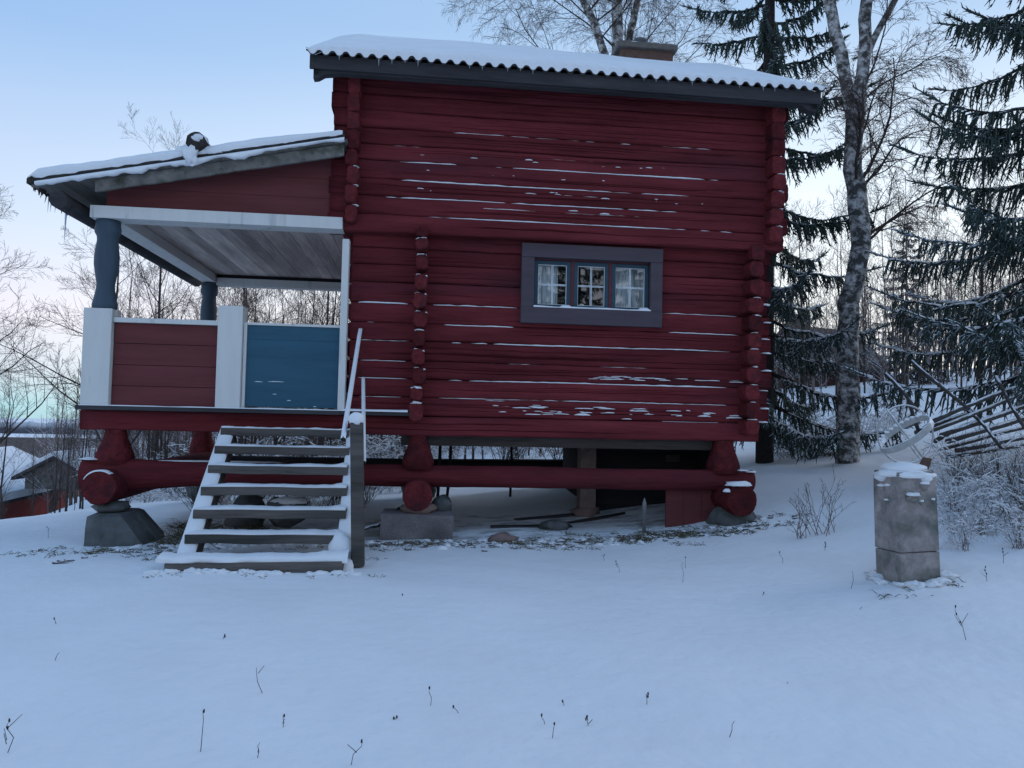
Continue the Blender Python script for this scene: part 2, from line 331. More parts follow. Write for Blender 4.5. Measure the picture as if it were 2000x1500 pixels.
# ------------------------------------------------------------------ the cabin
cabin = empty('log_cabin', (1.4, 1.8, .3), 'dark red two-storey log cabin on carved timber piers with snowy wavy roof and open porch', 'cabin')
CINV = Matrix.Translation(-Vector((1.4, 1.8, .3)))
def part(mb, name, mt, parent=None, **kw):
    o = mb.build(name, M[mt], parent or cabin, **kw)
    if parent is None or parent is cabin: o.matrix_parent_inverse = CINV
    return o
def log_mesh(x0, x1, z0, z1, yf, depth=.17, seed=0, cracks=1, belly=.007, round_ends=False):
    """a hewn wall log: nearly flat face, rounded shoulders, long drying cracks"""
    mb = MB(); h = (z1-z0)/2; zc = (z0+z1)/2; L = x1-x0; nseg = max(6, int(L/.09)); rr = random.Random(seed)
    cr = [(rr.uniform(-.45, .5), x0+L*rr.uniform(0, .5), x0+L*rr.uniform(.55, 1), rr.uniform(.008, .018)) for _ in range(cracks+2)] if L > .8 else []
    zs = [-1, -.97, -.88, -.72, -.5, -.25, 0, .25, .5, .72, .88, .97, 1]
    for c in cr: zs += [c[0]-.06, c[0], c[0]+.05]
    zs = sorted(zs); P = []
    for i in range(nseg+1):
        x = x0+L*i/nseg; row = [(x, yf+depth, z0)]
        bz = .013*n3(x*.9, seed*3.1) + .006*n3(x*3.3, seed*1.7)
        for s_ in zs:
            y = -belly*(1-abs(s_)**2.6)*(1+.5*n3(x*.8, seed, s_)) + (.021+.012*n3(x*1.1, seed*2.7))*max(0, abs(s_)-.86)**1.5/.14**1.5 + .010*n3(x*1.3, seed*5.3+s_*1.3, s_*1.8) + .004*n3(x*5, seed*2.3+s_*5, s_*7)
            for c in cr:
                if abs(s_-c[0]) < .01 and c[1] < x < c[2]:
                    k = min(1, min(x-c[1], c[2]-x)/.35); y += c[3]*k*1.6
            zz = zc + s_*h*.992 + bz*(1 if abs(s_) < .99 else .5)
            if cr: zz += .009*n3(x*2.2, seed+9.1)*(1-abs(s_))
            row.append((x, yf+y, zz))
        row.append((x, yf+depth, z1)); P.append(row)
    mb.grid(P, closed=True)
    n = len(P[0]); o = len(mb.v)-len(P)*n
    mb.f.append(tuple(o+k for k in range(n))); mb.sm.append(False); mb.f.append(tuple(o+nseg*n+k for k in range(n-1, -1, -1))); mb.sm.append(False)
    return mb
LOW = [1.475, 1.67, 1.86, 2.045, 2.25, 2.435, 2.64, 2.855, 3.04, 3.21, 3.385]
UPP = [3.345, 3.525, 3.712, 3.889, 4.083, 4.25, 4.417, 4.595, 4.77, 4.965]
UY = -.13
k = 0
for a, b_ in zip(LOW[:-1], LOW[1:]):
    xe = 3.74 + rnd.uniform(-.05, .05); k += 1
    if 2.6 < a < 3.2:
        part(log_mesh(-.77, 1.06, a, b_, 0, seed=k, cracks=1), 'log', 'red'); part(log_mesh(2.43, xe, a, b_, 0, seed=k+50, cracks=1), 'log', 'red')
    else: part(log_mesh(-.77, xe, a, b_, 0, seed=k, cracks=1 if a > 2.2 else 2), 'log', 'red')
for a, b_ in zip(UPP[:-1], UPP[1:]):
    k += 1; part(log_mesh(-1.0+rnd.uniform(-.02, .02), 3.84+rnd.uniform(-.03, .03), a, b_, UY, depth=.24, seed=k, cracks=1 if a < 3.4 else 2), 'log', 'red')
# sill beam, running on under the porch floor
part(log_mesh(-3.34, 3.60, 1.275, 1.472, -.03, depth=.2, seed=77, cracks=1), 'sill_beam', 'red')
mb = MB(); P = [(-3.42, -.05, 1.275), (-3.30, -.05, 1.275), (-3.30, -.05, 1.33)]
# side and back walls: plain log courses
for (lv, X0, X1, Y0, Y1) in ((LOW, -.74, 3.52, .08, 3.7), (UPP, -.83, 3.66, .02, 3.82)):
    for a, b_ in zip(lv[:-1], lv[1:]):
        z = (a+b_)/2 + .02
        for X in (X0, X1):
            mb = MB(); mb.tube([(X, Y0+.12, z), (X, (Y0+Y1)/2, z), (X, Y1+.1, z)], .105, 8); part(mb, 'log', 'red')
        mb = MB(); mb.tube([(X0-.15, Y1, z-.05), ((X0+X1)/2, Y1, z-.05), (X1+.15, Y1, z-.05)], .105, 8); part(mb, 'log', 'red')
# cross-wall log ends that stick out of the front
def log_end(x, z, w, h, y0, y1, seed, e=.62):
    rr = random.Random(seed); mb = MB(); n = 10; P = []
    ph = rr.uniform(-.12, .12)
    for j, (y, s_) in enumerate(((y0, 1.0), (y1+.03, 1.0), (y1+.006, .95), (y1, .86))):
        row = []
        for q in range(n):
            a = 2*math.pi*q/n + ph; ca, sa = math.cos(a), math.sin(a)
            px = math.copysign(abs(ca)**e, ca)*w/2; pz = math.copysign(abs(sa)**e, sa)*h/2
            row.append((x+px*s_*(1+.22*n3(q*1.3, seed*2.2)), y + .03*n3(q, seed), z+pz*s_*(1+.2*n3(q*1.1, seed*3.3))))
        P.append(row)
    mb.grid(P, closed=True, smooth=False); o = len(mb.v)-n; mb.f.append(tuple(range(o, o+n))); mb.sm.append(False)
    return mb
snow = MB()      # snow that lies on ledges of the timber
def ledge_snow(x, y, z, w, d, th, seed=0):
    snow.lump((x, y, z), (w/2, d/2, th), seed=seed, n=8, m=5, amp=.35, flat_bottom=-th*.3)
endz = [3.35, 3.225, 3.04, 2.835, 2.65, 2.46, 2.27, 2.075, 1.885, 1.70, 1.515]
for i, z in enumerate(endz):
    h = (.10 if i == 0 else .12 if i == 1 else .165 if i not in (9,) else .125); w = .135 + rnd.uniform(-.012, .014)
    if i == 10: h = .19; w = .155
    x = -.062 + rnd.uniform(-.008, .008) - (.015 if i > 8 else 0); y1 = -.20 + rnd.uniform(-.03, .02) - (.03 if i > 8 else 0)
    part(log_end(x, z, w, h, .08, y1, 100+i), 'log_end', 'red_end')
    if i > 0:
        n_ = 1 if rnd.random() < .35 or i > 8 else 2
        if n_ == 1: ledge_snow(x, y1+.06, z+h/2-.004, w*.8, .13, .012 if i < 9 else .02, i)
        else: ledge_snow(x+w*.36, y1+.05, z+h/2-.022, w*.25, .12, .014, i); ledge_snow(x-w*.2, y1+.06, z+h/2-.003, w*.4, .10, .007, i+5)
for i in range(11):     # right corner, ground floor
    z = 3.30-.187*i + rnd.uniform(-.012, .012); y1 = -.19+rnd.uniform(-.04, .03); x = 3.50+rnd.uniform(-.012, .012)-.004*i; w, h = .165, .172
    part(log_end(x, z, w, h, .08, y1, 130+i), 'log_end', 'red_end')
    if i > 2: ledge_snow(x+.02, y1+.06, z+h/2-.004, w*rnd.uniform(.45, .8), .13, rnd.uniform(.008, .018), i+40); ledge_snow(3.68+rnd.uniform(-.02, .02), -.0, z+.04+rnd.uniform(-.02, .02), .12, .08, rnd.uniform(.008, .016), i+60)
for i in range(9):      # both upper corners
    z = 3.49+.185*i
    for x, w in ((-.775, .125), (3.68, .16)):
        hh = .195 if i < 8 else .24
        y1 = -.30 + (0 if i > 3 else rnd.uniform(-.03, .025)) + (.05 if i == 0 else 0)
        part(log_end(x+(rnd.uniform(-.012, .012) if i < 4 else 0), z, w, hh if i > 3 else .182, -.02, y1, 160+i, .62 if i < 4 else .35), 'log_end', 'red_end')
        if i < (3 if x < 0 else 5): ledge_snow(x+.03, y1+.05, z+.088, w*.6, .10, .010, i+80)
# snow caught between the logs: x range, seam height, thickness
def strip(x0, x1, z, yf, th, seed=0, gap=.0):
    th *= .68
    n = max(5, int((x1-x0)/.03)); P = []
    for i in range(n+1):
        x = x0+(x1-x0)*i/n; e = min(1, min(i, n-i)/(n*.10+1)); q = .62+.85*n3(x*1.1, seed*1.9, z)+.50*n3(x*8, seed, 3)
        k = max(.0, min(1.25, q))*e*th; bk = max(0, .03-k*6)
        zz = z + .006*n3(x*1.3, seed*3.1) - .004 + .003*n3(x*11, seed); yy = yf + .012 - k*.45 + bk
        P.append([(x, yy+.03, zz-.004), (x, yy-.002, zz-.003), (x, yy-.004, zz+k*.45), (x, yy+.004, zz+k*.95), (x, yy+.03, zz+k*1.05)])
    snow.grid(P)
for (x0, x1, z, th) in ((-.2, 3.2, 4.417, .007), (-.6, 1.2, 4.25, .004), (.5, 3.1, 4.20, .006), (-.45, 3.3, 4.083, .017), (.1, 2.9, 3.99, .007), (-.5, 2.9, 3.889, .018), (.0, 2.6, 3.825, .007), (-.6, 3.2, 3.712, .020), (.3, 3.1, 3.64, .008), (-.45, 3.45, 3.525, .011)):
    strip(x0, x1, z, UY-.006, th, int(z*100))
for (x0, x1, z, th) in ((-.72, -.16, 2.64, .014), (-.72, -.16, 2.755, .006), (-.72, -.16, 2.435, .008), (-.72, -.15, 2.25, .022), (-.68, -.16, 2.045, .013), (-.72, -.16, 1.86, .011), (-.7, -.2, 1.67, .008),
      (.02, 1.0, 2.64, .015), (.1, .7, 2.755, .007), (.35, .9, 2.56, .012), (.1, .95, 2.435, .013), (.03, 3.3, 2.25, .020), (2.5, 3.4, 2.64, .010), (2.52, 3.4, 2.755, .009), (2.55, 3.4, 2.435, .010), (2.55, 3.4, 2.855, .006),
      (.3, 2.5, 2.045, .006), (.03, 3.35, 1.86, .018), (1.0, 1.4, 1.82, .012), (.05, 2.6, 1.67, .008), (.3, 1.1, 1.655, .018), (2.2, 3.35, 1.67, .010)):
    strip(x0, x1, z, -.008, th, int(z*100+x0*10))
for _ in range(46):     # flakes on the rough lowest logs and here and there higher up
    x = rnd.uniform(.7, 3.35); z = 1.56+rnd.uniform(-.05, .07)-.012*(x-.7); l = rnd.uniform(.04, .22); strip(x, x+l, z, -.034, rnd.uniform(.008, .022), _)
for _ in range(26):
    x = rnd.uniform(1.7, 3.3); strip(x, x+rnd.uniform(.1, .3), 1.93+rnd.uniform(-.02, .02), -.032, rnd.uniform(.005, .010), _)
for _ in range(40):
    x = rnd.uniform(-.3, 3.0); strip(x, x+rnd.uniform(.03, .14), rnd.choice((3.83, 3.66, 4.0, 4.16, 3.81))+rnd.uniform(-.015, .015), UY-.030, rnd.uniform(.005, .012), _)
part(snow, 'ledge_snow', 'snow', kind='stuff')
# window
win = empty('window', (0, 0, 0), None, None); win.parent = cabin; win.matrix_parent_inverse = CINV
def wpart(mb, name, mt, **kw): return mb.build(name, M[mt], win, **kw)
wpart(MB().b(.98, 2.50, -.075, .02, 3.170, 3.315), 'frame_board', 'trim', bevel=.004)
wpart(MB().b(.98, 2.50, -.072, .02, 2.475, 2.645), 'frame_board', 'trim', bevel=.004)
wpart(MB().b(.981, 1.115, -.068, .02, 2.645, 3.170), 'frame_board', 'trim', bevel=.004)
wpart(MB().b(2.370, 2.499, -.068, .02, 2.645, 3.170), 'frame_board', 'trim', bevel=.004)
jb = MB(); jb.b(1.07, 1.115, .021, .2, 2.60, 3.21); jb.b(2.37, 2.42, .021, .2, 2.60, 3.21); jb.b(1.115, 2.37, .0, .2, 3.155, 3.21); jb.b(1.115, 2.37, .021, .2, 2.60, 2.645); wpart(jb, 'jamb', 'mullion')
for x in (1.532, 1.945): wpart(MB().b(x-.018, x+.018, -.005, .09, 2.646, 3.154), 'mullion', 'mullion')
for (a, b_) in ((1.125, 1.512), (1.552, 1.925), (1.965, 2.362)):
    z0, z1, w = 2.655, 3.15, .040
    sb = MB(); sb.b(a, a+w, .0, .05, z0, z1); sb.b(b_-w, b_, .0, .05, z0, z1); sb.b(a+w, b_-w, .001, .049, z0, z0+.03); sb.b(a+w, b_-w, .001, .049, z1-w, z1); wpart(sb, 'sash', 'sash')
    mx_, mz = (a+b_)/2, (z0+z1-.01)/2; pb = MB(); i0, i1, j0, j1 = a+w, b_-w, z0+.03, z1-w; e = .0055
    for (p, q, r_, s_) in ((i0, i1, j0, j0+e), (i0, i1, j1-e, j1), (i0, i0+e, j0+e, j1-e), (i1-e, i1, j0+e, j1-e), (mx_-.009, mx_-.004, j0+e, j1-e), (mx_+.004, mx_+.009, j0+e, j1-e)): pb.b(p, q, .012, .024, r_, s_)
    for (p, q) in ((i0+e, mx_-.009), (mx_+.009, i1-e)):
        for dz in (-.008, .003): pb.b(p, q, .0125, .0235, mz+dz, mz+dz+.005)
    wpart(pb, 'glazing_bar', 'putty')
    for (p, q) in ((i0, mx_), (mx_, i1)):
        for (r_, s_) in ((j0, mz), (mz, j1)): wpart(MB().b(p+.001, q-.001, .028+rnd.uniform(0, .0015), .031, r_+.001, s_-.001), 'pane', 'glass')
ws = MB(); P = []
for i in range(41):
    x = 1.112+1.262*i/40; h = .018+.012*max(-.6, n3(x*4, 2)) + (.03 if abs(x-1.46) < .06 else 0)*.6 + (.02 if abs(x-2.3) < .05 else 0); P.append([(x, -.07, 2.645), (x, -.072, 2.645+h*.5), (x, -.04, 2.645+h), (x, .0, 2.645+h*1.2), (x, .0, 2.644)])
ws.grid(P); wpart(ws, 'sill_snow', 'snow', kind='stuff')
def curtain(x0, x1, z0, z1, y, amp, kink=0):
    mb = MB(); P = []
    for j in range(9):
        f = j/8; row = []
        for i in range(41):
            u = i/40; row.append((x0+(x1-x0)*u + kink*f*f*(u-.5), y + amp*math.sin(u*26+f)+amp*.6*math.sin(u*61), z1+(z0-z1)*f))
        P.append(row)
    return mb.grid(P)
for o in (curtain(1.13, 1.40, 2.62, 3.17, .14, .012), curtain(2.06, 2.24, 2.62, 3.17, .17, .016, .25), curtain(2.20, 2.37, 2.62, 3.17, .20, .014, .05)): wpart(o, 'curtain', 'curtain')
wpart(MB().lathe((1.665, .16, 2.645), [(.028, 0), (.03, .01), (.03, .075), (.026, .08)]), 'candle', 'putty')
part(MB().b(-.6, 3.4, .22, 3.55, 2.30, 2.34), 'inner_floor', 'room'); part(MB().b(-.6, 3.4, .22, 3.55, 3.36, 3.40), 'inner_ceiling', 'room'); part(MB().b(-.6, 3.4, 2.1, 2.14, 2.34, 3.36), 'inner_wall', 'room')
part(MB().b(-.68, 3.46, .17, 3.64, 1.30, 1.34), 'floor_deck', 'darkwood')

# main roof: wavy sheet, fascia, purlin ends, snow
EY, EZ, RY, PITCH = -.50, 4.985, 1.85, .535
X0, X1 = -1.22, 4.09; nw = 42; per = (X1-X0)/nw
def roof_z(y): return EZ + (min(y, 2*RY-y)-EY)*PITCH
xs = [X0+(X1-X0)*i/(nw*12) for i in range(nw*12+1)]
def wave(x):
    c = math.cos(2*math.pi*(x-X0)/per); return .021*math.copysign(abs(c)**.6, c)
ys = [EY-.03, EY+.3, .6, RY, RY+1.2, 2*RY-EY+.03]
mb = MB(); mb.grid([[(x, y, roof_z(y)+wave(x)) for x in xs] for y in ys]); mb.grid([[(x, y, roof_z(y)+wave(x)-.012) for x in xs][::-1] for y in ys]); mb.grid([[(x, ys[0], roof_z(ys[0])+wave(x)-.012) for x in xs], [(x, ys[0], roof_z(ys[0])+wave(x)) for x in xs]])
roof = part(mb, 'roof', 'roof_sheet')
mb = MB(); yss = [EY-.035, EY-.045, EY-.03, EY+.03, EY+.14, EY+.35] + [EY+.6+i*.25 for i in range(7)] + [RY, RY+.3, RY+1.2, 2*RY-EY]
P = []
for j, y in enumerate(yss):
    row = []
    for x in xs:
        ed = min(x-X0, X1-x); e = min(1, max(0, ed)/.32)**.55 if ed > 0 else 0
        dep = (.124-.008*(x-X0)+.03*n3(x*.5, y*.4)+.016*n3(x*2.1, y*1.4, 5))*(.25+.75*e)
        base = roof_z(y)+wave(x)
        if j == 0: z = base+.004+.016*max(0, n3(x*3.1, 8)+.5*n3(x*9, 2))
        elif j == 1: z = base+.018+dep*.28+.012*n3(x*4, 3)
        elif j == 2: z = roof_z(y)+dep*.72
        elif j == 3: z = roof_z(y)+dep*.93
        else: z = roof_z(y)+dep*(1.0+.10*min(1, (y-EY)/1.0))
        if abs(y-RY) < .01: z -= .05
        row.append((x, y, z))
    P.append(row)
mb.grid(P); rs = part(mb, 'roof_snow', 'snow', kind='stuff')
part(MB().b(-1.19, 4.05, -.485, -.455, 4.83, 4.965), 'fascia_board', 'oldwood', bevel=.004)
mb = MB(); prof = [(-1.155, 4.745), (-1.11, 4.752), (-1.05, 4.79), (-.98, 4.80), (-.9, 4.815), (3.86, 4.82), (3.92, 4.77), (4.01, 4.76), (4.01, 4.93), (-1.155, 4.93)]
for y in (-.452, -.36): mb.v.extend([(x, y, z) for x, z in prof])
n = len(prof); mb.f.append(tuple(range(n))); mb.f.append(tuple(range(2*n-1, n-1, -1))); mb.sm += [False]*2
for i in range(n): mb.f.append(((i+1) % n, i, i+n, (i+1) % n+n)); mb.sm.append(False)
part(mb, 'eave_beam', 'oldwood')
for x in (-1.13, 3.99):      # barge boards
    mb = MB()
    for sgn in (1, -1):
        P = []
        for y in (EY+.02, RY):
            z = roof_z(y)-.035; yy = y if sgn > 0 else 2*RY-y; P.append([(x-.02, yy, z), (x+.02, yy, z), (x+.02, yy, z-.17), (x-.02, yy, z-.17)])
        mb.grid(P, closed=True, smooth=False)
    part(mb, 'barge_board', 'oldwood')
for x in (-.83, 3.66):       # gable triangles
    mb = MB(); mb.v = [(x-.05, .0, 4.95), (x-.05, 3.7, 4.95), (x-.05, RY, 6.05), (x+.05, .0, 4.95), (x+.05, 3.7, 4.95), (x+.05, RY, 6.05)]; mb.f = [(0, 1, 2), (5, 4, 3), (0, 2, 5, 3), (1, 4, 5, 2), (0, 3, 4, 1)]; mb.sm = [False]*5
    part(mb, 'gable', 'red_board')
for i in range(22):          # small icicles along the eave
    x = X0+per*(1+int(rnd.uniform(0, 40))) ; l = rnd.uniform(.02, .055)*(2.0 if i == 3 else 1)
    mb = MB(); mb.tube([(x+per/2, -.53, 4.97), (x+per/2, -.53, 4.97-l*.5), (x+per/2, -.53, 4.95-l)], [.003, .0022, .0005], 5, cap=False); part(mb, 'icicle', 'ice')
# chimney
ch = empty('chimney', (0, 0, 0), None, None); ch.parent = cabin; ch.matrix_parent_inverse = CINV
def cpart(mb, name, mt, **kw): return mb.build(name, M[mt], ch, **kw)
cpart(MB().b(2.47, 3.17, 1.75, 2.35, 5.85, 6.385), 'stack', 'brick'); cpart(MB().b(2.41, 3.22, 1.69, 2.41, 6.385, 6.465), 'cap_band', 'mortar', bevel=.01)
cpart(MB().lathe((2.80, 2.05, 6.45), [(.085, 0), (.075, .03), (.072, .17), (.095, .18), (.095, .21), (.05, .235)]), 'chimney_pot', 'stone')
mb = MB(); mb.lump((2.97, 2.0, 6.46), (.14, .12, .075), 4, flat_bottom=-.01); cpart(mb, 'hood', 'stone')
mb = MB(); mb.lump((2.60, 2.0, 6.45), (.17, .25, .035), 5, flat_bottom=-.01); cpart(mb, 'snow', 'snow', kind='stuff')

# ---- porch
PY = -.12
floor_planks = [(-3.30+i*.165, -3.30+i*.165+.160) for i in range(20)]
for (a, b_) in floor_planks:
    if b_ < -.75: part(MB().b(a, b_, -.215+rnd.uniform(-.004, .004), 3.72, 1.474, 1.510), 'floor_board', 'greywood_y')
part(MB().b(-.83, -.145, -.215, -.02, 1.476, 1.508), 'floor_ledge', 'oldwood'); part(MB().b(-3.305, -.832, -.232, -.221, 1.472, 1.511), 'edge_board', 'oldwood')
mb = MB(); P = []
for i in range(61):
    x = -3.28+3.12*i/60; k = .010+.010*max(-.5, n3(x*3, 4)) + (.012 if x > -.8 else 0); e = 1 if -.4 < 0 else 0
    P.append([(x, -.231, 1.512), (x, -.232, 1.511+k*.7), (x, -.19, 1.511+k), (x, -.15, 1.511+k*1.1), (x, -.12, 1.511)])
mb.grid(P); part(mb, 'floor_snow', 'snow', kind='stuff')
part(MB().b(-3.285, -3.025, -.19, .05, 1.512, 2.455), 'newel_post', 'white', bevel=.006)
part(MB().b(-2.035, -1.80, -.185, .03, 1.512, 2.525), 'newel_post', 'white', bevel=.006)
part(MB().b(-1.795, -1.765, -.14, .0, 1.515, 2.37), 'gate_jamb', 'white', bevel=.003)
part(MB().b(-.858, -.79, -.17, -.045, 1.512, 3.245), 'door_post', 'white', bevel=.004)
zz = [1.515, 1.71, 1.915, 2.125, 2.325]
for a, b_ in zip(zz[:-1], zz[1:]): part(MB().b(-3.02, -2.04, -.125+rnd.uniform(-.004, .004), -.09, a+.002, b_-.002), 'railing_board', 'red_board', bevel=.003)
part(MB().b(-3.02, -2.04, -.088, -.07, 1.516, 2.324), 'railing_light_block', 'red_board'); part(MB().b(-3.022, -2.038, -.16, -.05, 2.327, 2.375), 'hand_rail', 'white', bevel=.004)  # board behind the railing is added to block light through the seams
part(MB().b(-1.762, -.862, -.12, -.085, 1.535, 2.205), 'gate_board', 'blue', bevel=.002); part(MB().b(-1.762, -.862, -.1185, -.085, 2.206, 2.345), 'gate_board', 'blue', bevel=.002)
part(MB().b(-1.764, -.860, -.13, -.075, 2.347, 2.372), 'gate_rail', 'white', bevel=.003)
mb = MB()
for (x, z, l) in ((-1.68, 1.78, .08), (-1.55, 1.785, .16), (-1.5, 1.66, .04), (-1.36, 1.60, .04), (-1.1, 1.545, .03)):
    P = []
    for i in range(7):
        u = i/6; k = .006*math.sin(math.pi*u)*(1+.5*n3(u*4, x)); P.append([(x+l*u, -.120, z), (x+l*u, -.128, z+k*.3), (x+l*u, -.120, z+k+.002)])
    mb.grid(P)
part(mb, 'gate_snow', 'snow', kind='stuff')
prof = [(.105, 0), (.115, .01), (.115, .05), (.100, .12), (.084, .20), (.083, .25), (.098, .34), (.113, .44), (.114, .52), (.103, .62), (.094, .68), (.098, .72), (.118, .755), (.120, .80), (.112, .83), (.112, .885)]
post = part(MB().lathe((-3.14, -.07, 2.455), prof, 20), 'carved_post', 'slate_blue')
for x, y in ((-3.14, 3.55), (-.80, 3.6)):
    part(MB().lathe((x, y, 2.36), [(r, z*1.09) for r, z in prof], 20), 'carved_post', 'slate_blue'); part(MB().b(x-.12, x+.12, y-.1, y+.1, 1.512, 2.355), 'newel_post', 'white')
part(MB().b(-3.0, -.93, 3.52, 3.60, 2.327, 2.36), 'hand_rail', 'white'); part(MB().b(-3.18, -3.10, .055, 3.44, 2.327, 2.36), 'hand_rail', 'white')
part(MB().b(-3.265, -.86, -.20, .03, 3.335, 3.455), 'porch_beam', 'white', bevel=.004)
part(MB().b(-3.24, -3.04, .032, 3.68, 3.337, 3.457), 'porch_beam', 'white', bevel=.004)
part(MB().b(-3.038, -.76, 3.5, 3.67, 3.30, 3.41), 'porch_beam', 'white', bevel=.004); part(MB().b(-3.038, -.76, 3.52, 3.65, 3.412, 3.458), 'top_plate', 'darkwood')
for i in range(15):
    a = -3.05+i*.153; part(MB().b(a, a+.149, -.0+.035, 3.72, 3.459+rnd.uniform(0, .004), 3.48), 'ceiling_board', 'greywood_y')
# red gable infill boards above the beam
def prz(x): return 3.545 + (x+3.71)*.2115         # underside of the porch roof
zb = [3.457, 3.66, 3.86, 4.06, 4.26]
for i in range(4):
    xa = max(-3.15, (zb[i]-3.545+.02)/.2115-3.71); xb = (zb[i+1]-3.545+.02)/.2115-3.71; xr = -.86; tz = zb[i+1]-.003
    pts = [(xa, zb[i]), (xr, zb[i])]
    if xb < xr: pts += [(xr, tz), (max(xb, xa), tz)]
    else: pts += [(xr, min(tz, prz(xr)))]
    if i == 0: pts = [(-3.15, zb[0]), (xr, zb[0]), (xr, tz), (xb, tz), (-3.15, prz(-3.15)-.0)]
    mb = MB(); n = len(pts)
    for y in (-.115, -.08): mb.v.extend([(x, y, z) for x, z in pts])
    mb.f.append(tuple(range(n))); mb.f.append(tuple(range(2*n-1, n-1, -1))); mb.sm += [False]*2
    for q in range(n): mb.f.append(((q+1) % n, q, q+n, (q+1) % n+n)); mb.sm.append(False)
    part(mb, 'gable_board', 'red_board')
# porch roof: deck boards, rake board, split-log cover, weight pole, snow
for i in range(22):
    a = -3.71+i*.1315; b_ = a+.128; y0 = -.40; mb = MB()
    P = [[(a, y0, prz(a)), (b_, y0, prz(b_)), (b_, y0, prz(b_)+.03), (a, y0, prz(a)+.03)], [(a, 4.12, prz(a)), (b_, 4.12, prz(b_)), (b_, 4.12, prz(b_)+.03), (a, 4.12, prz(a)+.03)]]
    mb.grid(P, closed=True, smooth=False); o = len(mb.v)-8; mb.f += [(o, o+1, o+2, o+3), (o+7, o+6, o+5, o+4)]; mb.sm += [False]*2
    part(mb, 'roof_board', 'soffit')
mb = MB(); P = []
for i in range(40):
    x = -3.16+2.31*i/39; w = .115+.012*n3(x*3, 2); z1 = prz(x)-.004; P.append([(x, -.36, z1), (x, -.325, z1), (x, -.325, z1-w), (x, -.36, z1-w)])
mb.grid(P, closed=True, smooth=False); part(mb, 'rake_board', 'mossy')
mb = MB(); P = []      # rough bark layer showing at the roof's front edge
for i in range(70):
    x = -3.74+2.90*i/69; j = .010*n3(x*7, 1); z1 = prz(x)+.030; P.append([(x, -.43+j, z1), (x, -.43+j*2, z1+.04+.012*n3(x*5, 8)), (x, 4.15, z1+.04), (x, 4.15, z1)])
mb.grid(P, closed=True); part(mb, 'bark_layer', 'bark')
mb = MB(); mb.tube([(-3.700, -.44, prz(-3.70)+.055), (-3.700, 1.8, prz(-3.70)+.045), (-3.700, 4.18, prz(-3.70)+.05)], .036, 9, wob=.25); part(mb, 'eave_pole', 'bark')
mb = MB(); mb.tube([(-3.47, -.40, 3.44), (-3.47, 1.8, 3.44), (-3.47, 4.05, 3.43)], .085, 10, wob=.15); part(mb, 'eave_log', 'oldwood')
fr = Segs()            # ragged bark fringe under the left eave
for i in range(520):
    y = rnd.uniform(-.35, 4.1); x = -3.70+rnd.uniform(-.02, .05); l = rnd.uniform(.015, .06)*(1.8 if rnd.random() < .15 else 1); fr.seg((x, y, 3.56), (x+rnd.uniform(-.01, .01), y+rnd.uniform(-.02, .02), 3.555-l), rnd.uniform(.006, .018), .002)
o = fr.build('bark_fringe', M['bark'], cabin, kind='stuff'); o.matrix_parent_inverse = CINV
for (y, l, r_) in ((-.33, .10, .006), (-.24, .08, .006), (-.1, .17, .007), (.06, .07, .005), (.13, .08, .005), (.27, .40, .013), (.36, .10, .006), (.6, .06, .005), (.9, .09, .006), (1.3, .06, .005)):
    mb = MB(); x = -3.69 if y > -.2 else -3.56; zt = 3.55 if y > -.2 else 3.43
    mb.tube([(x, y, zt), (x-.004, y+.003, zt-l*.4), (x-.006, y, zt-l)], [r_, r_*.7, .001], 6, cap=False); part(mb, 'icicle', 'ice')
def proof_snow(x): return prz(x)+.075+.085+.03*n3(x*1.3, 4)+.012*n3(x*5, 1) - (.03 if x > -1.5 else 0)*min(1, (x+1.5)/.5 if x > -1.5 else 0)
mb = MB(); P = []; SX = [-3.72+2.86*i/80 for i in range(81)]
for (y, k) in ((-.425, -1), (-.445, 0), (-.44, 1), (-.41, 2), (-.3, 3), (.2, 3), (1.5, 3), (3.5, 3), (4.1, 3), (4.15, -1)):
    row = []
    for x in SX:
        top = proof_snow(x); bot = prz(x)+.065+.014*n3(x*8, 3); e = min(1, (x+3.75)/.10, (-.83-x)/.06+.3); top = bot+(top-bot)*max(.15, e)
        z = bot if k == -1 else bot+(top-bot)*(.35, .75, .95, 1.0)[k]; yy = y + (.012*n3(x*7, 9) if y < 0 else 0)
        row.append((x, yy, z))
    P.append(row)
mb.grid(P)
P = []                  # the lower line of snow, clinging to the rake
for i in range(91):
    x = -3.66+2.82*i/90; z = prz(x)+.026; k = max(.006, .032+.045*n3(x*4.2, 6)+.025*n3(x*13, 2)); k *= (1.15 if x < -1.6 else .55)
    P.append([(x, -.40, z+.012), (x, -.452, z+.006), (x, -.455, z-k*.6), (x, -.425, z-k), (x, -.39, z-k*.3)])
mb.grid(P); part(mb, 'porch_roof_snow', 'snow', kind='stuff')
px = -2.22; pz = prz(px)+.17
mb = MB(); mb.tube([(px, -.50, pz+.01), (px+.005, -.2, pz), (px, 2, pz-.01), (px, 4.2, pz)], [.088, .09, .085, .08], 14, wob=.16); part(mb, 'weight_pole', 'bark')
mb = MB(); mb.lump((px+.01, -.38, pz+.045), (.085, .16, .055), 3, amp=.2); mb.lump((px-.05, -.485, pz-.10), (.07, .04, .09), 5, amp=.4); mb.lump((px-.10, -.40, pz-.06), (.11, .07, .045), 8, amp=.3); mb.lump((px-.03, -.47, pz-.15), (.05, .03, .06), 9, amp=.5)
mb.lump((px+.13, -.38, pz-.05), (.12, .07, .045), 2, amp=.3); part(mb, 'pole_snow', 'snow', kind='stuff')

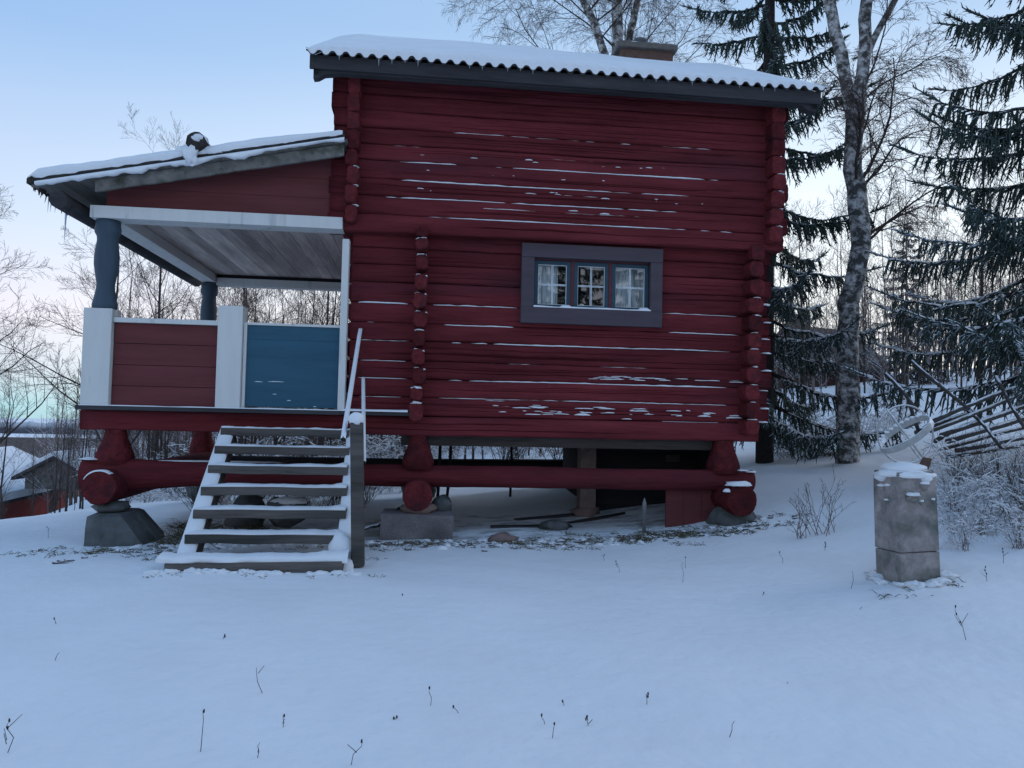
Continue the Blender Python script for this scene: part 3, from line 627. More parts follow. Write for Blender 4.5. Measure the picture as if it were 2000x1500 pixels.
# ---- timber foundation
def pier(x, y, zt, zb, w0, w1, mt='red_end'):
    mb = MB(); P = []
    for i in range(11):
        u = i/10; z = zt+(zb-zt)*u; s_ = u*u*(3-2*u); w = w0+(w1-w0)*math.sin(min(1, u*1.12)*math.pi/2)**2.2; w *= 1-(.16*max(0, u-.82)/.18)
        row = []
        for q in range(14):
            a = 2*math.pi*q/14; ca, sa = math.cos(a), math.sin(a); row.append((x+math.copysign(abs(ca)**.6, ca)*w/2, y+math.copysign(abs(sa)**.6, sa)*w/2, z+.006*n3(q, i)))
        P.append(row)
    mb.grid(P, closed=True); return part(mb, 'pier', mt)
for x in (-3.03, -.045, 3.235): pier(x, .05, 1.28, .93, .180 if x < 3 else .20, .335)
pier(-3.16, 3.55, 1.28, .80, .20, .33); pier(-.02, 3.6, 1.28, .80, .2, .3); pier(3.3, 3.6, 1.28, .85, .2, .3)
part(MB().box((1.96, 1.10, .82), (.19, .2, .90), taper=.97), 'support_post', 'stone_red')
def beam(pts, r, name='ground_log', mt='red', flat=1.0, n=14, wob=.05):
    mb = MB(); mb.tube(pts, r, n, wob=wob, flat=flat, seed=pts[0][0]); return part(mb, name, mt)
# long front log, thick towards the left end
pts = []; rad = []
for i in range(44):
    u = i/43; x = -3.30+6.86*u; k = max(0, 1-(x+3.0)/1.35) if x > -3.0 else 1.0
    pts.append((x, .05, .862 - .035*k*k + .012*n3(x*.7, 4) - .01*u)); rad.append(.112+.060*k*k+.006*n3(x*1.3, 2))
part(MB().tube(pts, rad, 16, wob=.05), 'ground_log', 'red')
beam([(-3.4, 3.6, .76), (0, 3.6, .77), (3.5, 3.6, .80)], [.075, .06, .07], 'ground_log', 'darkwood')
# cross logs, round sawn ends to the front
for x, z, r_ in ((-3.015, .735, .160), (-.04, .69, .150), (3.29, .675, .165)):
    beam([(x, -.345, z), (x, -.33, z), (x, 0, z), (x, 2, z+.01), (x, 3.95, z)], [r_*.96, r_, r_, r_, r_*.95], 'cross_log', 'red_end', wob=.08, n=18)
part(MB().b(-.23, 3.21, .22, .40, 1.165, 1.272), 'grey_beam', 'greywood', bevel=.006)
for x in (-2.7, -1.9, -1.1): part(MB().b(x-.07, x+.07, .18, 3.6, 1.34, 1.47), 'floor_joist', 'darkwood')
mb = MB(); s_ = []
for (x, y, z, w, d_, h, sd_) in ((3.27, -.30, .835, .30, .14, .035, 7), (3.13, -.33, .77, .08, .05, .03, 9), (-3.22, -.05, .99, .18, .2, .016, 2), (-2.05, .05, .975, 1.3, .12, .010, 3), (3.52, -.02, .95, .12, .12, .015, 4), (-1.98, 3.5, .86, .18, .16, .06, 6), (3.4, -.10, .97, .12, .1, .01, 8)):
    mb.lump((x, y, z), (w/2, d_/2, h), sd_, n=12, amp=.3, flat_bottom=-h*.3)
P = []
for i in range(15):    # snow rim over the left log end
    a = R(150)-R(95)*i/14; k = math.sin(math.pi*i/14); P.append([(-3.015+.158*math.cos(a), -.347, .735+.158*math.sin(a)), (-3.015+(.163+.010*k)*math.cos(a), -.347, .735+(.163+.010*k)*math.sin(a)), (-3.015+(.161+.008*k)*math.cos(a), -.25, .735+(.161+.008*k)*math.sin(a))])
mb.grid(P); part(mb, 'foundation_snow', 'snow', kind='stuff')
# dark cellar box and red boards under the right end
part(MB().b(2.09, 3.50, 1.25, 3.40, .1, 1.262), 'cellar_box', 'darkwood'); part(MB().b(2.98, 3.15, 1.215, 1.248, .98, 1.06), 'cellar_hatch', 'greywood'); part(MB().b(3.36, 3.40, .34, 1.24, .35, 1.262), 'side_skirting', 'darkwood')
for i in range(3): part(MB().b(2.625+i*.20, 2.822+i*.20, .10+rnd.uniform(-.004, .004), .13, .25, .745), 'skirting_board', 'red_board')
part(MB().b(3.18, 3.22, .132, 2.2, .3, .75), 'side_skirting', 'red_board')
# ---- stones the cabin stands on
def stone_obj(mb, name, mt, label, cat='stone', group=None): return mb.build(name, M[mt], None, label=label, cat=cat, group=group)
mb = MB(); P = []
for (z, x0, x1, y0, y1) in ((.05, -3.12, -2.52, -.42, .25), (.24, -3.115, -2.56, -.41, .25), (.36, -3.11, -2.66, -.40, .22), (.470, -3.105, -2.74, -.38, .2), (.490, -3.07, -2.78, -.34, .17)):
    row = [(x0+.0, y0+.03, z), ((x0+x1)/2-.06, y0-.02, z+.004), (x1-.05, y0+.03, z), (x1, (y0+y1)/2, z), (x1-.04, y1, z), ((x0+x1)/2, y1+.02, z), (x0, y1, z), (x0-.02, (y0+y1)/2, z)]; P.append([(x+.012*n3(x*9, z*7), y, z_) for x, y, z_ in row])
mb.grid(P, closed=True, smooth=False); mb.f.append(tuple(range(32, 40))); mb.sm.append(False)
stone_obj(mb, 'foundation_stone', 'stone', 'big dark split stone with sloping right side under the porch corner log', group=None)
mb = MB(); mb.lump((-2.98, -.10, .535), (.16, .2, .065), 2, amp=.2); stone_obj(mb, 'wedge_stone', 'stone', 'dark flat wedge stone squeezed between porch corner log and big split stone')
mb = MB(); mb.box((-.035, -.12, .30), (.70, .50, .42), j=.012); stone_obj(mb, 'foundation_block', 'concrete', 'rough grey concrete block under the middle cross log')
mb = MB(); mb.lump((-.03, -.16, .545), (.19, .17, .065), 5, n=14, amp=.2); stone_obj(mb, 'wedge_stone', 'stone_red', 'flat reddish stone between concrete block and middle cross log')
mb = MB(); mb.lump((.21, .02, .56), (.11, .13, .10), 8, amp=.25); stone_obj(mb, 'stone', 'stone', 'round dark stone lying on the concrete block behind the middle cross log')
mb = MB(); mb.lump((3.30, -.02, .45), (.24, .30, .14), 3, n=14, amp=.3); stone_obj(mb, 'foundation_stone', 'stone', 'dark mossy stone under the snow-capped right corner log')
for x, y in ((-3.1, 3.6), (0, 3.6), (3.3, 3.6)):
    mb = MB(); mb.lump((x, y, .42), (.28, .28, .26), x, n=12, amp=.3); stone_obj(mb, 'foundation_stone', 'stone', 'dark boulder carrying the rear cross log end', group='boulders under the rear cross log ends')
mb = MB(); mb.lump((1.96, 1.10, .37), (.17, .18, .08), 4, amp=.3); stone_obj(mb, 'foundation_stone', 'stone_red', 'flat stone under the square inner support post')
mb = MB(); mb.lump((.80, -.42, gz(.8, -.42)+.02), (.15, .10, .06), 12, amp=.35); stone_obj(mb, 'stone', 'stone_red', 'small reddish stone half sunk in snow right of the concrete block')
mb = MB(); mb.lump((1.42, .22, gz(1.42, .22)+.03), (.17, .13, .075), 13, amp=.35); stone_obj(mb, 'stone', 'stone', 'low dark stone lying under the middle of the cabin')
mb = MB(); mb.lump((-1.95, 1.0, gz(-1.95, 1)+.12), (.20, .2, .26), 15, amp=.3); stone_obj(mb, 'stone', 'stone', 'upright grey boulder under the porch behind the steps')
mb = MB(); mb.lump((-1.45, .7, gz(-1.45, .7)+.2), (.26, .2, .14), 18, amp=.35); stone_obj(mb, 'stone', 'stone', 'wide grey boulder with a snow cap behind the steps')
mb = MB(); mb.lump((-1.42, .68, gz(-1.45, .7)+.32), (.20, .15, .05), 3, amp=.3); mb.build('snow_cap', M['snow'], None, label='snow cap on the wide grey boulder behind the steps', cat='snow', kind='stuff')
# snow-dusted rag of tarpaulin left of the block
mb = MB(); P = []
for i in range(15):
    u = i/14; P.append([(-.62+.42*u+.02*n3(u*5, v*4), -.02+.3*v, gz(-.4, .1)+.02+(.06+.25*u*u)*(1-v*v*.5)+.03*n3(u*6, v*5, 2)) for v in [q/8 for q in range(9)]])
mb.grid(P); o = mb.build('tarpaulin', M['needles_snowy'], None, label='crumpled dark tarpaulin dusted with snow beside the concrete block', cat='tarpaulin')
sm = o.modifiers.new('thick', 'SOLIDIFY'); sm.thickness = .01
# pipe stake
mb = MB(); zb_ = gz(2.32, -.12)-.05; mb.lathe((2.32, -.12, zb_), [(.020, 0), (.020, .31), (.023, .315), (.023, .36), (.012, .395), (.004, .42)], 10); mb.build('pipe_stake', M['pipe'], None, label='thin grey pipe with a pointed cap standing before the red skirting boards', cat='pipe')
# boards lying under the cabin
for i, (x, y, rz, l) in enumerate(((1.55, 1.0, .35, 1.0), (2.0, .8, .42, 1.1), (1.2, .35, .14, .9))):
    mb = MB(); mb.box((0, 0, 0), (l, .10, .02)); o = mb.build('loose_board', M['oldwood'], None, label='thin old board half buried in snow under the cabin', cat='board', group='boards half buried under the cabin')
    o.location = (x, y, gz(x, y)+.006); o.rotation_euler = (R(4), math.atan2(-(gz(x+.4, y+.15)-gz(x-.4, y-.15)), .8), rz)
# poles propped behind the middle pier
for (xa, xb, y, zt) in ((.20, .17, .9, 1.25), (.33, .27, 1.0, 1.25), (1.25, 1.25, 2.9, 1.2)):
    mb = MB(); mb.tube([(xa, y, zt), ((xa+xb)/2+.01, y, .75), (xb, y, gz(xb, y)-.05)], .018, 6, wob=.2); mb.build('prop_pole', M['darkwood'], None, label='thin dark pole propped upright under the cabin floor', cat='pole', group='poles propped under the cabin floor')

# ------------------------------------------------------------------ wooden steps
st = empty('wooden_steps', (-1.25, -1.1, .3), 'weathered grey open wooden steps with snowy treads leading up to the blue gate', 'steps'); SINV = Matrix.Translation(-Vector((-1.25, -1.1, .3)))
def spart(mb, name, mt, **kw):
    o = mb.build(name, M[mt], st, **kw); o.matrix_parent_inverse = SINV; return o
TR = [(-.35-.27*i, 1.325-.161*i) for i in range(6)]
A, B = Vector((0, -.22, 1.325)), Vector((.11, -2.0, .245)); dv = (B-A).normalized(); nv = Vector((0, -dv.z, dv.y)) if dv.y > 0 else Vector((0, dv.z, -dv.y))
if nv.z < 0: nv = -nv
SW = .13
for xl in (-1.955, -.745):
    mb = MB(); a0 = A+Vector((xl, 0, 0)); b0 = B+Vector((xl, 0, 0)); P = []
    for p in (a0, b0): P.append([p, p+Vector((SW, 0, 0)), p+Vector((SW, 0, 0))-nv*.16, p-nv*.16])
    mb.grid(P, closed=True, smooth=False); mb.f += [(3, 2, 1, 0), (4, 5, 6, 7)]; mb.sm += [False]*2
    spart(mb, 'stringer', 'greywood')
    mb = MB(); P = []
    for i in range(61):
        u = i/60; p = a0+(b0-a0)*u; k = .022+.010*n3(u*16, xl)+.012*n3(u*45, xl*2) + (.03*max(0, u-.85)/.15)
        P.append([p+Vector((-.006, 0, -.008)), p+Vector((.006, 0, 0))+nv*k*.8, p+Vector((SW*.5, 0, 0))+nv*k*.95, p+Vector((SW-.008, 0, 0))+nv*k*.8, p+Vector((SW+.004, 0, -.006))])
    mb.grid(P); spart(mb, 'stringer_snow', 'snow', kind='stuff')
for i, (y, z) in enumerate(TR):
    x0, x1 = -1.925+.020*i, -.715+.022*i+rnd.uniform(-.012, .01); mb = MB(); zt = z
    n = 14; P = []
    for q in range(n+1):
        x = x0+(x1-x0)*q/n; jz = .006*n3(x*3, i*5.1); P.append([(x, y-.02+.008*n3(x*6, i*2.2), zt+jz), (x, y+.21, zt+jz), (x, y+.21, zt-.068), (x, y-.02+.008*n3(x*5, i*4.2), zt-.072+jz*2.2)])
    mb.grid(P, closed=True, smooth=False); k_ = len(P[0]); mb.f += [(3, 2, 1, 0), (n*k_, n*k_+1, n*k_+2, n*k_+3)]; mb.sm += [False]*2
    spart(mb, 'tread', 'greywood', bevel=.005)
    mb = MB(); P = []
    for q in range(49):
        x = x0+.004+(x1-x0-.008)*q/48; k = max(.004, .009+.008*n3(x*3.4, i*3.3)+.007*n3(x*11, i)) ; e = min(1, (q+1)/3, (49-q)/3)
        if q > 42: k += .030*(q-42)/6*(1 if i in (2, 3, 4) else .3)
        jz = .006*n3(x*3, i*5.1)+zt; P.append([(x, y-.018, jz), (x, y-.024, jz+k*.55*e), (x, y-.004, jz+k*e), (x, y+.1, jz+k*1.15*e), (x, y+.2, jz+k*e), (x, y+.212, jz)])
    mb.grid(P); spart(mb, 'tread_snow', 'snow', kind='stuff')
mb = MB(); mb.box((-1.22, -1.99, .315), (1.27, .16, .11), j=.012); spart(mb, 'ground_board', 'greywood')
mb = MB(); P = []
for q in range(61):
    x = -1.92+1.38*q/60; k = .028+.016*n3(x*4, 2)+.010*n3(x*13, 3) + .035*max(0, (q-46)/14); P.append([(x, -2.06+.02*n3(x*6, 5), .365+.012*n3(x*9, 1)), (x, -2.068+.01*n3(x*7, 4), .382+k*.3), (x, -2.02, .385+k*.8), (x, -1.93, .39+k), (x, -1.84, .38+k*.5), (x, -1.78, .33)])
mb.grid(P); spart(mb, 'base_snow', 'snow', kind='stuff')
mb = MB(); mb.box((-.50, -1.83, .86), (.098, .10, 1.12), rot=Matrix.Rotation(R(-2.2), 3, 'Y')); spart(mb, 'newel_post', 'greywood', bevel=.006)
mb = MB(); mb.lump((-.525, -1.83, 1.445), (.062, .066, .062), 4, n=12, amp=.12, flat_bottom=-.04); mb.lump((-.60, -1.72, .42), (.12, .14, .12), 6, n=12, amp=.3); spart(mb, 'post_snow', 'snow', kind='stuff')
for (a, b_, r_, nm) in (((-.612, -1.95, 1.285), (-.665, -.04, 2.345), .018, 'hand_rail'), ((-.46, -1.80, 1.10), (-.62, -.06, 1.845), .016, 'hand_rail')):
    a, b_ = Vector(a), Vector(b_); mb = MB(); mb.tube([a, (a+b_)/2+Vector((0, 0, -.01)), b_], r_, 8, wob=.1); spart(mb, nm, 'darkwood')
    mb = MB(); P = []
    for i in range(50):
        u = i/49; p = a+(b_-a)*u; k = .020+.008*n3(u*20, r_*99); e = min(1, (i+1)/4, (50-i)/4)
        P.append([p+Vector((-r_*.98, 0, -.012)), p+Vector((-r_*1.08, 0, .010)), p+Vector((-r_*.5, 0, .012+k*e)), p+Vector((r_*.5, 0, .012+k*e)), p+Vector((r_*1.08, 0, .010)), p+Vector((r_*.98, 0, -.012))])
    mb.grid(P); spart(mb, 'rail_snow', 'snow', kind='stuff')
mb = MB(); mb.tube([(-.63, -.10, 1.91), (-.68, .02, 1.91)], .006, 6); spart(mb, 'rail_bracket', 'darkwood')

# ------------------------------------------------------------------ sundial on its stone pillar
PX, PYY = 3.575, -2.66; pzb = gz(PX, PYY)-.06
TILT = Matrix.Rotation(R(-2.6), 3, FW) @ Matrix.Rotation(R(2), 3, 'Z')
pil = empty('stone_pillar', (PX, PYY, pzb), 'square grey stone pillar with carved face and snow on top', 'pillar')
def pp(mb, name, mt, **kw): return mb.build(name, M[mt], pil, **kw)
mb = MB(); mb.box(TILT @ Vector((0, 0, .135)), (.309, .301, .268), rot=TILT, j=.006); pp(mb, 'base_block', 'pillar', bevel=.008)
mb = MB(); mb.box(TILT @ Vector((0, 0, .545)), (.303, .295, .545), rot=TILT, j=.006); pp(mb, 'shaft_block', 'pillar', bevel=.008)
mb = MB(); mb.box(TILT @ Vector((0, 0, .835)), (.29, .28, .03), rot=TILT, j=.004); pp(mb, 'cap_slab', 'pillar', bevel=.006)
# carved ledges of the face on the right-hand side plane, brow on the left
rf = lambda u, z, out: TILT @ Vector((u, -.148-out, z))       # the wider face, turned to the right
lf = lambda u, z, out: TILT @ Vector((-.152-out, u, z))
fc = MB(); fs = MB()
for (fn, u, z, w, h, d_) in ((rf, -.045, .665, .11, .030, .035), (rf, .055, .745, .075, .028, .03), (rf, .025, .625, .035, .018, .02), (rf, .118, .635, .03, .018, .018), (lf, .03, .725, .07, .022, .025), (lf, -.04, .735, .05, .02, .022), (lf, -.02, .63, .045, .016, .015)):
    p = fn(u, z, .0); fc.lump(p, (w*.45, w*.45, h), u*9+z, n=10, amp=.3)
    q = fn(u, z+h*.75, d_*.2); fs.lump(q, (w*.46, w*.46, h*.7), z*7, n=10, amp=.25, flat_bottom=-h*.2)
pp(fc, 'carved_face', 'pillar'); pp(fs, 'face_snow', 'snow', kind='stuff')
mb = MB(); c = TILT @ Vector((0, 0, .825)); mb.lump(c, (.198, .192, .046), 3, n=30, m=12, amp=.14, flat_bottom=-.02); c = TILT @ Vector((0, 0, .87)); mb.lump(c, (.150, .145, .045), 8, n=26, m=12, amp=.14, flat_bottom=-.02)
for i in range(3):
    a = i*2.3+.6; c = TILT @ Vector((.155*math.cos(a), .15*math.sin(a), .805)); mb.lump(c, (.05, .05, .03), i*2.3, n=8, amp=.3)
pp(mb, 'pillar_snow', 'snow', kind='stuff')
fm = MB()
for i in range(34):
    a = rnd.uniform(0, 6.28); rr = rnd.uniform(.17, .25); x, y = PX+rr*math.cos(a), PYY+rr*math.sin(a); fm.lump((x-PX, y-PYY, gz(x, y)-pzb+.005), (rnd.uniform(.03, .09), rnd.uniform(.03, .09), rnd.uniform(.012, .03)), i*1.7, n=12, m=7, amp=.5)
pp(fm, 'foot_snow', 'snow', kind='stuff')
C0 = at(1768, 848, 5.72); sdl = empty('armillary_sundial', C0, 'snow-dusted metal ring sundial with slanted rod on the stone pillar', 'sundial')
a_ = (RT*.60 - UP*.80).normalized(); c_ = (-FW*.97+UP*.24).normalized(); c_ = (c_ - a_*c_.dot(a_)).normalized(); b2 = a_.cross(c_).normalized()
Rm = .216
def ring(u, w, r_, rt, n=48): return [u*(r_*math.cos(2*math.pi*i/n)) + w*(r_*math.sin(2*math.pi*i/n)) for i in range(n+1)]
vv = (-FW + RT*.12).normalized(); uu = a_; u2 = vv.cross(uu).normalized()
sdl_m = MB(); sdl_m.tube(ring(uu, u2, Rm, 0), .0065, 6, cap=False); sdl_m.build('meridian_ring', M['metal'], sdl)
mb = MB(); P = []; nn = 56
for i in range(nn+1):
    an = 2*math.pi*i/nn; o = b2*(math.cos(an)) + c_*(math.sin(an)); P.append([o*(Rm*.965) - a_*.024, o*(Rm*.965) + a_*.024, o*(Rm*.93) + a_*.024, o*(Rm*.93) - a_*.024])
mb.grid(P, closed=True, smooth=False); mb.build('hour_band', M['metal'], sdl)
mb = MB()
for i in range(13):
    an = R(195)+R(150)*i/12; o = b2*math.cos(an)+c_*math.sin(an); 
    mb.lump(o*(Rm*.945) - a_*.026, (.018, .018, .010), i, n=7, m=5, amp=.3)
mb.build('band_snow', M['snow'], sdl, kind='stuff')
MB().tube([-a_*.235, a_*.225], .0075, 8).build('rod', M['metal'], sdl)
mb = MB(); p0 = a_*.215; side = u2
mb.v = [tuple(p0+side*.004), tuple(p0+a_*.02-side*.05), tuple(p0+a_*.095-side*.02), tuple(p0+a_*.05+side*.05)]; mb.v += [tuple(Vector(v)-FW*.008) for v in mb.v]
mb.f = [(0, 1, 2, 3), (7, 6, 5, 4), (0, 4, 5, 1), (1, 5, 6, 2), (2, 6, 7, 3), (3, 7, 4, 0)]; mb.sm = [False]*6; mb.build('arrow_fletch', M['copper'], sdl)
mb = MB(); mb.tube([Vector((0, 0, -Rm+.004)), Vector((.0, 0, -Rm-.03)), Vector((0, 0, -Rm-.12))], [.012, .014, .022], 10); mb.build('stem', M['metal'], sdl)

# ------------------------------------------------------------------ vegetation builders
def grow(tw, boughs, p, d, L, r, lev, rr, up=.15, jit=.25, kids=(6, 5, 4), droop=0.0, kidlen=.55, kang=.75, n=5, thin=.0022):
    """a wandering bough with side shoots; thick pieces go to boughs, fine ones to tw"""
    pts = [Vector(p)]; d = Vector(d).normalized(); seg = L/n
    for i in range(n):
        g_ = Vector((0, 0, up - droop*(i/n)*(1.6 if lev > 0 else .5)))
        d = (d + Vector((rr.gauss(0, jit), rr.gauss(0, jit), rr.gauss(0, jit)))*.5 + g_*.5).normalized(); pts.append(pts[-1]+d*seg)
    r1 = max(thin*.6, r*.28)
    (boughs if r > .006 else tw).line(pts, r, r1)
    if lev < len(kids):
        for q in range(kids[lev]):
            u = .18+.80*(q+rr.random())/kids[lev]; i = min(n-1, int(u*n)); pp_ = pts[i].lerp(pts[i+1], u*n-i); dd = (pts[i+1]-pts[i]).normalized()
            o = Vector((rr.gauss(0, 1), rr.gauss(0, 1), rr.gauss(0, .6))); o = (o-dd*o.dot(dd)).normalized()
            grow(tw, boughs, pp_, dd*math.cos(kang)+o*math.sin(kang), L*kidlen*(1.1-.55*u)*rr.uniform(.7, 1.25), max(thin, r*(1-.6*u)*.5), lev+1, rr, up, jit, kids, droop, kidlen, kang, max(3, n-1), thin)
def bare_tree(name, h, r, seed, label, kids=(9, 6, 4), spread=.6, up=.12, droop=0., group=None, mt='twig', lean=(0, 0), loc=(0, 0, 0), nb=9, b0=.3, thin=.0024, blen=.42, tb='twig', cat='tree'):
    rr = random.Random(seed); root = empty(name, loc, label, cat, group); tr = MB(); n = 9; pts = []; x = y = 0
    for i in range(n+1):
        u = i/n; x += rr.gauss(0, .014*h*.4); y += rr.gauss(0, .014*h*.4); pts.append(Vector((x+lean[0]*u*h, y+lean[1]*u*h, u*h-.15)))
    tr.tube(pts, [r*(1-.86*i/n)+.002 for i in range(n+1)], 7, wob=.15); tr.build('trunk', M[tb], root)
    tw, bo = Segs(), Segs()
    for q in range(nb):
        u = b0+(1-b0)*(q+rr.random()*.8)/nb; i = min(n-1, int(u*n)); p = pts[i].lerp(pts[i+1], u*n-i); an = q*2.4+rr.uniform(-.5, .5)
        grow(tw, bo, p, Vector((math.cos(an)*spread, math.sin(an)*spread, 1-spread*.6)), h*blen*(1.15-.75*u)*rr.uniform(.8, 1.2), r*(1-.8*u)*.42, 0, rr, up, .22, kids, droop, thin=thin)
    if tw.a: tw.build('twigs', M[mt], root, kind='stuff')
    if bo.a: bo.build('branches', M[tb], root, n=5, kind='stuff')
    return root
def sapling_bundle(seed, h): return None

# ---- spruce
def spruce(name, loc, h, rad, seed, label, z0=.5, nbr=70, twl=.42, mt='needles', snow_below=.0, group=None, aim=None, dens=1.0, r0=.15, low_mt=None, spikes=8):
    rr = random.Random(seed); root = empty(name, loc, label, 'tree', group)
    MB().tube([(0, 0, -.3), (0, 0, h*.3), (rr.gauss(0, .05), 0, h*.7), (0, 0, h)], [r0, r0*.85, r0*.45, .01], 9, wob=.1).build('trunk', M['spruce_bark'], root)
    nd, lo, wd, sn = Segs(), Segs(), Segs(), Segs()
    for q in range(nbr):
        u = (q+rr.random())/nbr; z = z0+(h-z0)*u**1.15; f = (z-z0)/(h-z0); L = rad*(1-f)**.75*rr.uniform(.75, 1.12)+.15
        an = q*2.399+rr.uniform(-.4, .4)
        if aim is not None and rr.random() < aim[1]: an = aim[0]+rr.uniform(-.9, .9)
        dh = Vector((math.cos(an), math.sin(an), 0)); n = 10; pts = []
        sag = rr.uniform(.16, .34)*(1-f*.7)
        for i in range(n+1):
            s_ = i/n; pts.append(Vector((0, 0, z)) + dh*(L*s_) + Vector((rr.gauss(0, .012), rr.gauss(0, .012), -L*sag*(math.sin(s_*1.9)*.9) + L*.10*s_**3 + rr.gauss(0, .01))))
        wd.line(pts, .016+.010*L, .004)
        tgt = lo if (low_mt and z < snow_below) else nd
        ns = int((16+L*22)*dens)
        for k_ in range(ns):
            s_ = .12+.88*(k_+rr.random())/ns; i = min(n-1, int(s_*n)); p = pts[i].lerp(pts[i+1], s_*n-i); fw = (pts[i+1]-pts[i]).normalized(); sd_ = Vector((-dh.y, dh.x, 0))*rr.choice((-1, 1))
            l = twl*(1.15-.65*s_)*rr.uniform(.45, 1.2)*(1-.45*f); d1 = (sd_*rr.uniform(.2, .8)+fw*.55+Vector((0, 0, -.12))).normalized(); w_ = rr.uniform(.010, .018)
            if s_ > .93: d1 = fw; 
            d2 = (d1*.35+Vector((rr.gauss(0, .12), rr.gauss(0, .12), -1)) if s_ < .93 else fw+Vector((0, 0, .1))).normalized(); a0 = p; a1 = p+d1*(l*.30); a2 = a1+d2*(l*.38); a3 = a2+(d2+Vector((rr.gauss(0, .15), rr.gauss(0, .15), -.1))).normalized()*(l*.34)
            tgt.seg(a0, a1, w_*.6, w_); tgt.seg(a1, a2, w_, w_*.95); tgt.seg(a2, a3, w_*.95, .003)
            for j in range(spikes):
                v = rr.random(); b0_, b1_, dd = ((a0, a1, d1) if v < .3 else (a1, a2, d2) if v < .7 else (a2, a3, d2)); pq = b0_.lerp(b1_, rr.random()); o = Vector((rr.gauss(0, 1), rr.gauss(0, 1), rr.gauss(0, .5))).normalized()
                tgt.seg(pq, pq+(dd*.7+o*.6).normalized()*rr.uniform(.04, .11), .011, .003)
            if z < snow_below and rr.random() < .35: sn.seg(a0+Vector((0, 0, .012)), a1+Vector((0, 0, .014)), .012, .010)
        if z < snow_below:
            for i in range(2, n):
                for h_ in range(2):
                    if rr.random() < .55*min(1, (snow_below-z)*.8):
                        qa, qb = pts[i].lerp(pts[i+1], h_*.5), pts[i].lerp(pts[i+1], h_*.5+rr.uniform(.3, .6)); sn.seg(qa+Vector((0, 0, .016)), qb+Vector((rr.gauss(0, .02), rr.gauss(0, .02), .016)), rr.uniform(.008, .028), rr.uniform(.006, .022))
    wd.build('branches', M['spruce_bark'], root, n=5, kind='stuff')
    if nd.a: nd.build('needles', M[mt], root)
    if lo.a: lo.build('low_needles', M[low_mt], root)
    if sn.a: sn.build('branch_snow', M['snow'], root, n=6, kind='stuff')
    return root
def gp(x, y): return Vector((x, y, gz(x, y)-.05))
spruceA = spruce('spruce_tree', gp(5.55, 4.05), 12.5, 2.0, 21, 'tall spruce with drooping snowy lower boughs right behind the cabin corner', z0=.6, nbr=94, twl=.55, snow_below=3.6, low_mt='needles_snowy', dens=1.15)
spruceB = spruce('spruce_tree', gp(8.45, 1.2), 13, 2.35, 33, 'big spruce with long hanging twigs beside the fallen pole fence', z0=1.2, nbr=84, twl=.72, snow_below=3.4, low_mt='needles_snowy', aim=(R(185), .40), dens=1.0)
spruce('young_spruce', gp(17.0, 17.5), 5.8, 1.5, 45, 'young brownish conifer standing alone among the bare saplings', z0=.3, nbr=80, twl=.30, mt='needles_far', dens=.7, r0=.07, spikes=5)

# ---- the two big birches
def birch(name, base, stems, label, seed, r0, boughs_spec, nb=13, blen=2.6, droop=.5):
    """stems: polylines (first one starts at the base); boughs leave the stems at random heights"""
    rr = random.Random(seed); root = empty(name, base, label, 'tree'); tr = MB(); tw, bo = Segs(), Segs(); base = Vector(base)
    for (pts, ra, rb) in stems:
        pts = [Vector(p)-base for p in pts]; fine = []
        for a, b_ in zip(pts[:-1], pts[1:]):
            m_ = max(2, int((b_-a).length/.25)); fine += [a.lerp(b_, i/m_)+Vector((rr.gauss(0, .010), rr.gauss(0, .010), 0)) for i in range(m_)]
        fine.append(pts[-1]); n = len(fine)-1
        tr.tube(fine, [ra+(rb-ra)*i/n for i in range(n+1)], 10, wob=.18)
        for (cnt, u0, u1, L, side) in boughs_spec if (pts is not None) else ():
            for q in range(cnt):
                u = u0+(u1-u0)*rr.random(); i = int(u*n); p = fine[i]; an = rr.uniform(0, 6.28) if side is None else side+rr.gauss(0, .7)
                grow(tw, bo, p, Vector((math.cos(an)*.8, math.sin(an)*.8, rr.uniform(.5, 1.1))), L*rr.uniform(.7, 1.25), (ra+(rb-ra)*u)*rr.uniform(.12, .22), 0, rr, .10, .24, (9, 8, 7), droop, kidlen=.52, kang=.7, n=7, thin=.0030)
    tr.build('trunk', M['birch'], root); bo.build('branches', M['twig'], root, n=5, kind='stuff'); tw.build('twigs', M['twig_fine'], root, kind='stuff')
    return root
bt = 11.6; bb = at(1655, 850, bt); bb = gp(bb.x, bb.y)
fork = at(1672, 205, bt)
birch('birch_tree', bb, [([bb, at(1655, 720, bt), at(1660, 590, bt), at(1682, 480, bt), at(1668, 330, bt), fork, at(1676, 170, bt)], .17, .12), ([at(1670, 270, bt), at(1652, 150, bt), at(1622, 20, bt-.1), at(1590, -150, bt-.3), at(1570, -420, bt-.3)], .10, .045), ([at(1670, 260, bt), at(1686, 140, bt), at(1692, 0, bt), at(1700, -180, bt+.2), at(1705, -460, bt+.3)], .10, .045), ([at(1690, 110, bt), at(1720, 50, bt+.2), at(1765, -30, bt+.3), at(1800, -200, bt+.4)], .06, .03)],
      'forked birch with patchy white trunk standing between the two big spruces', 5, .2, [(6, .60, .97, 2.3, R(-5)), (6, .50, .95, 1.5, None)])
b2 = at(1205, 700, 17.5); b2 = gp(b2.x, b2.y)
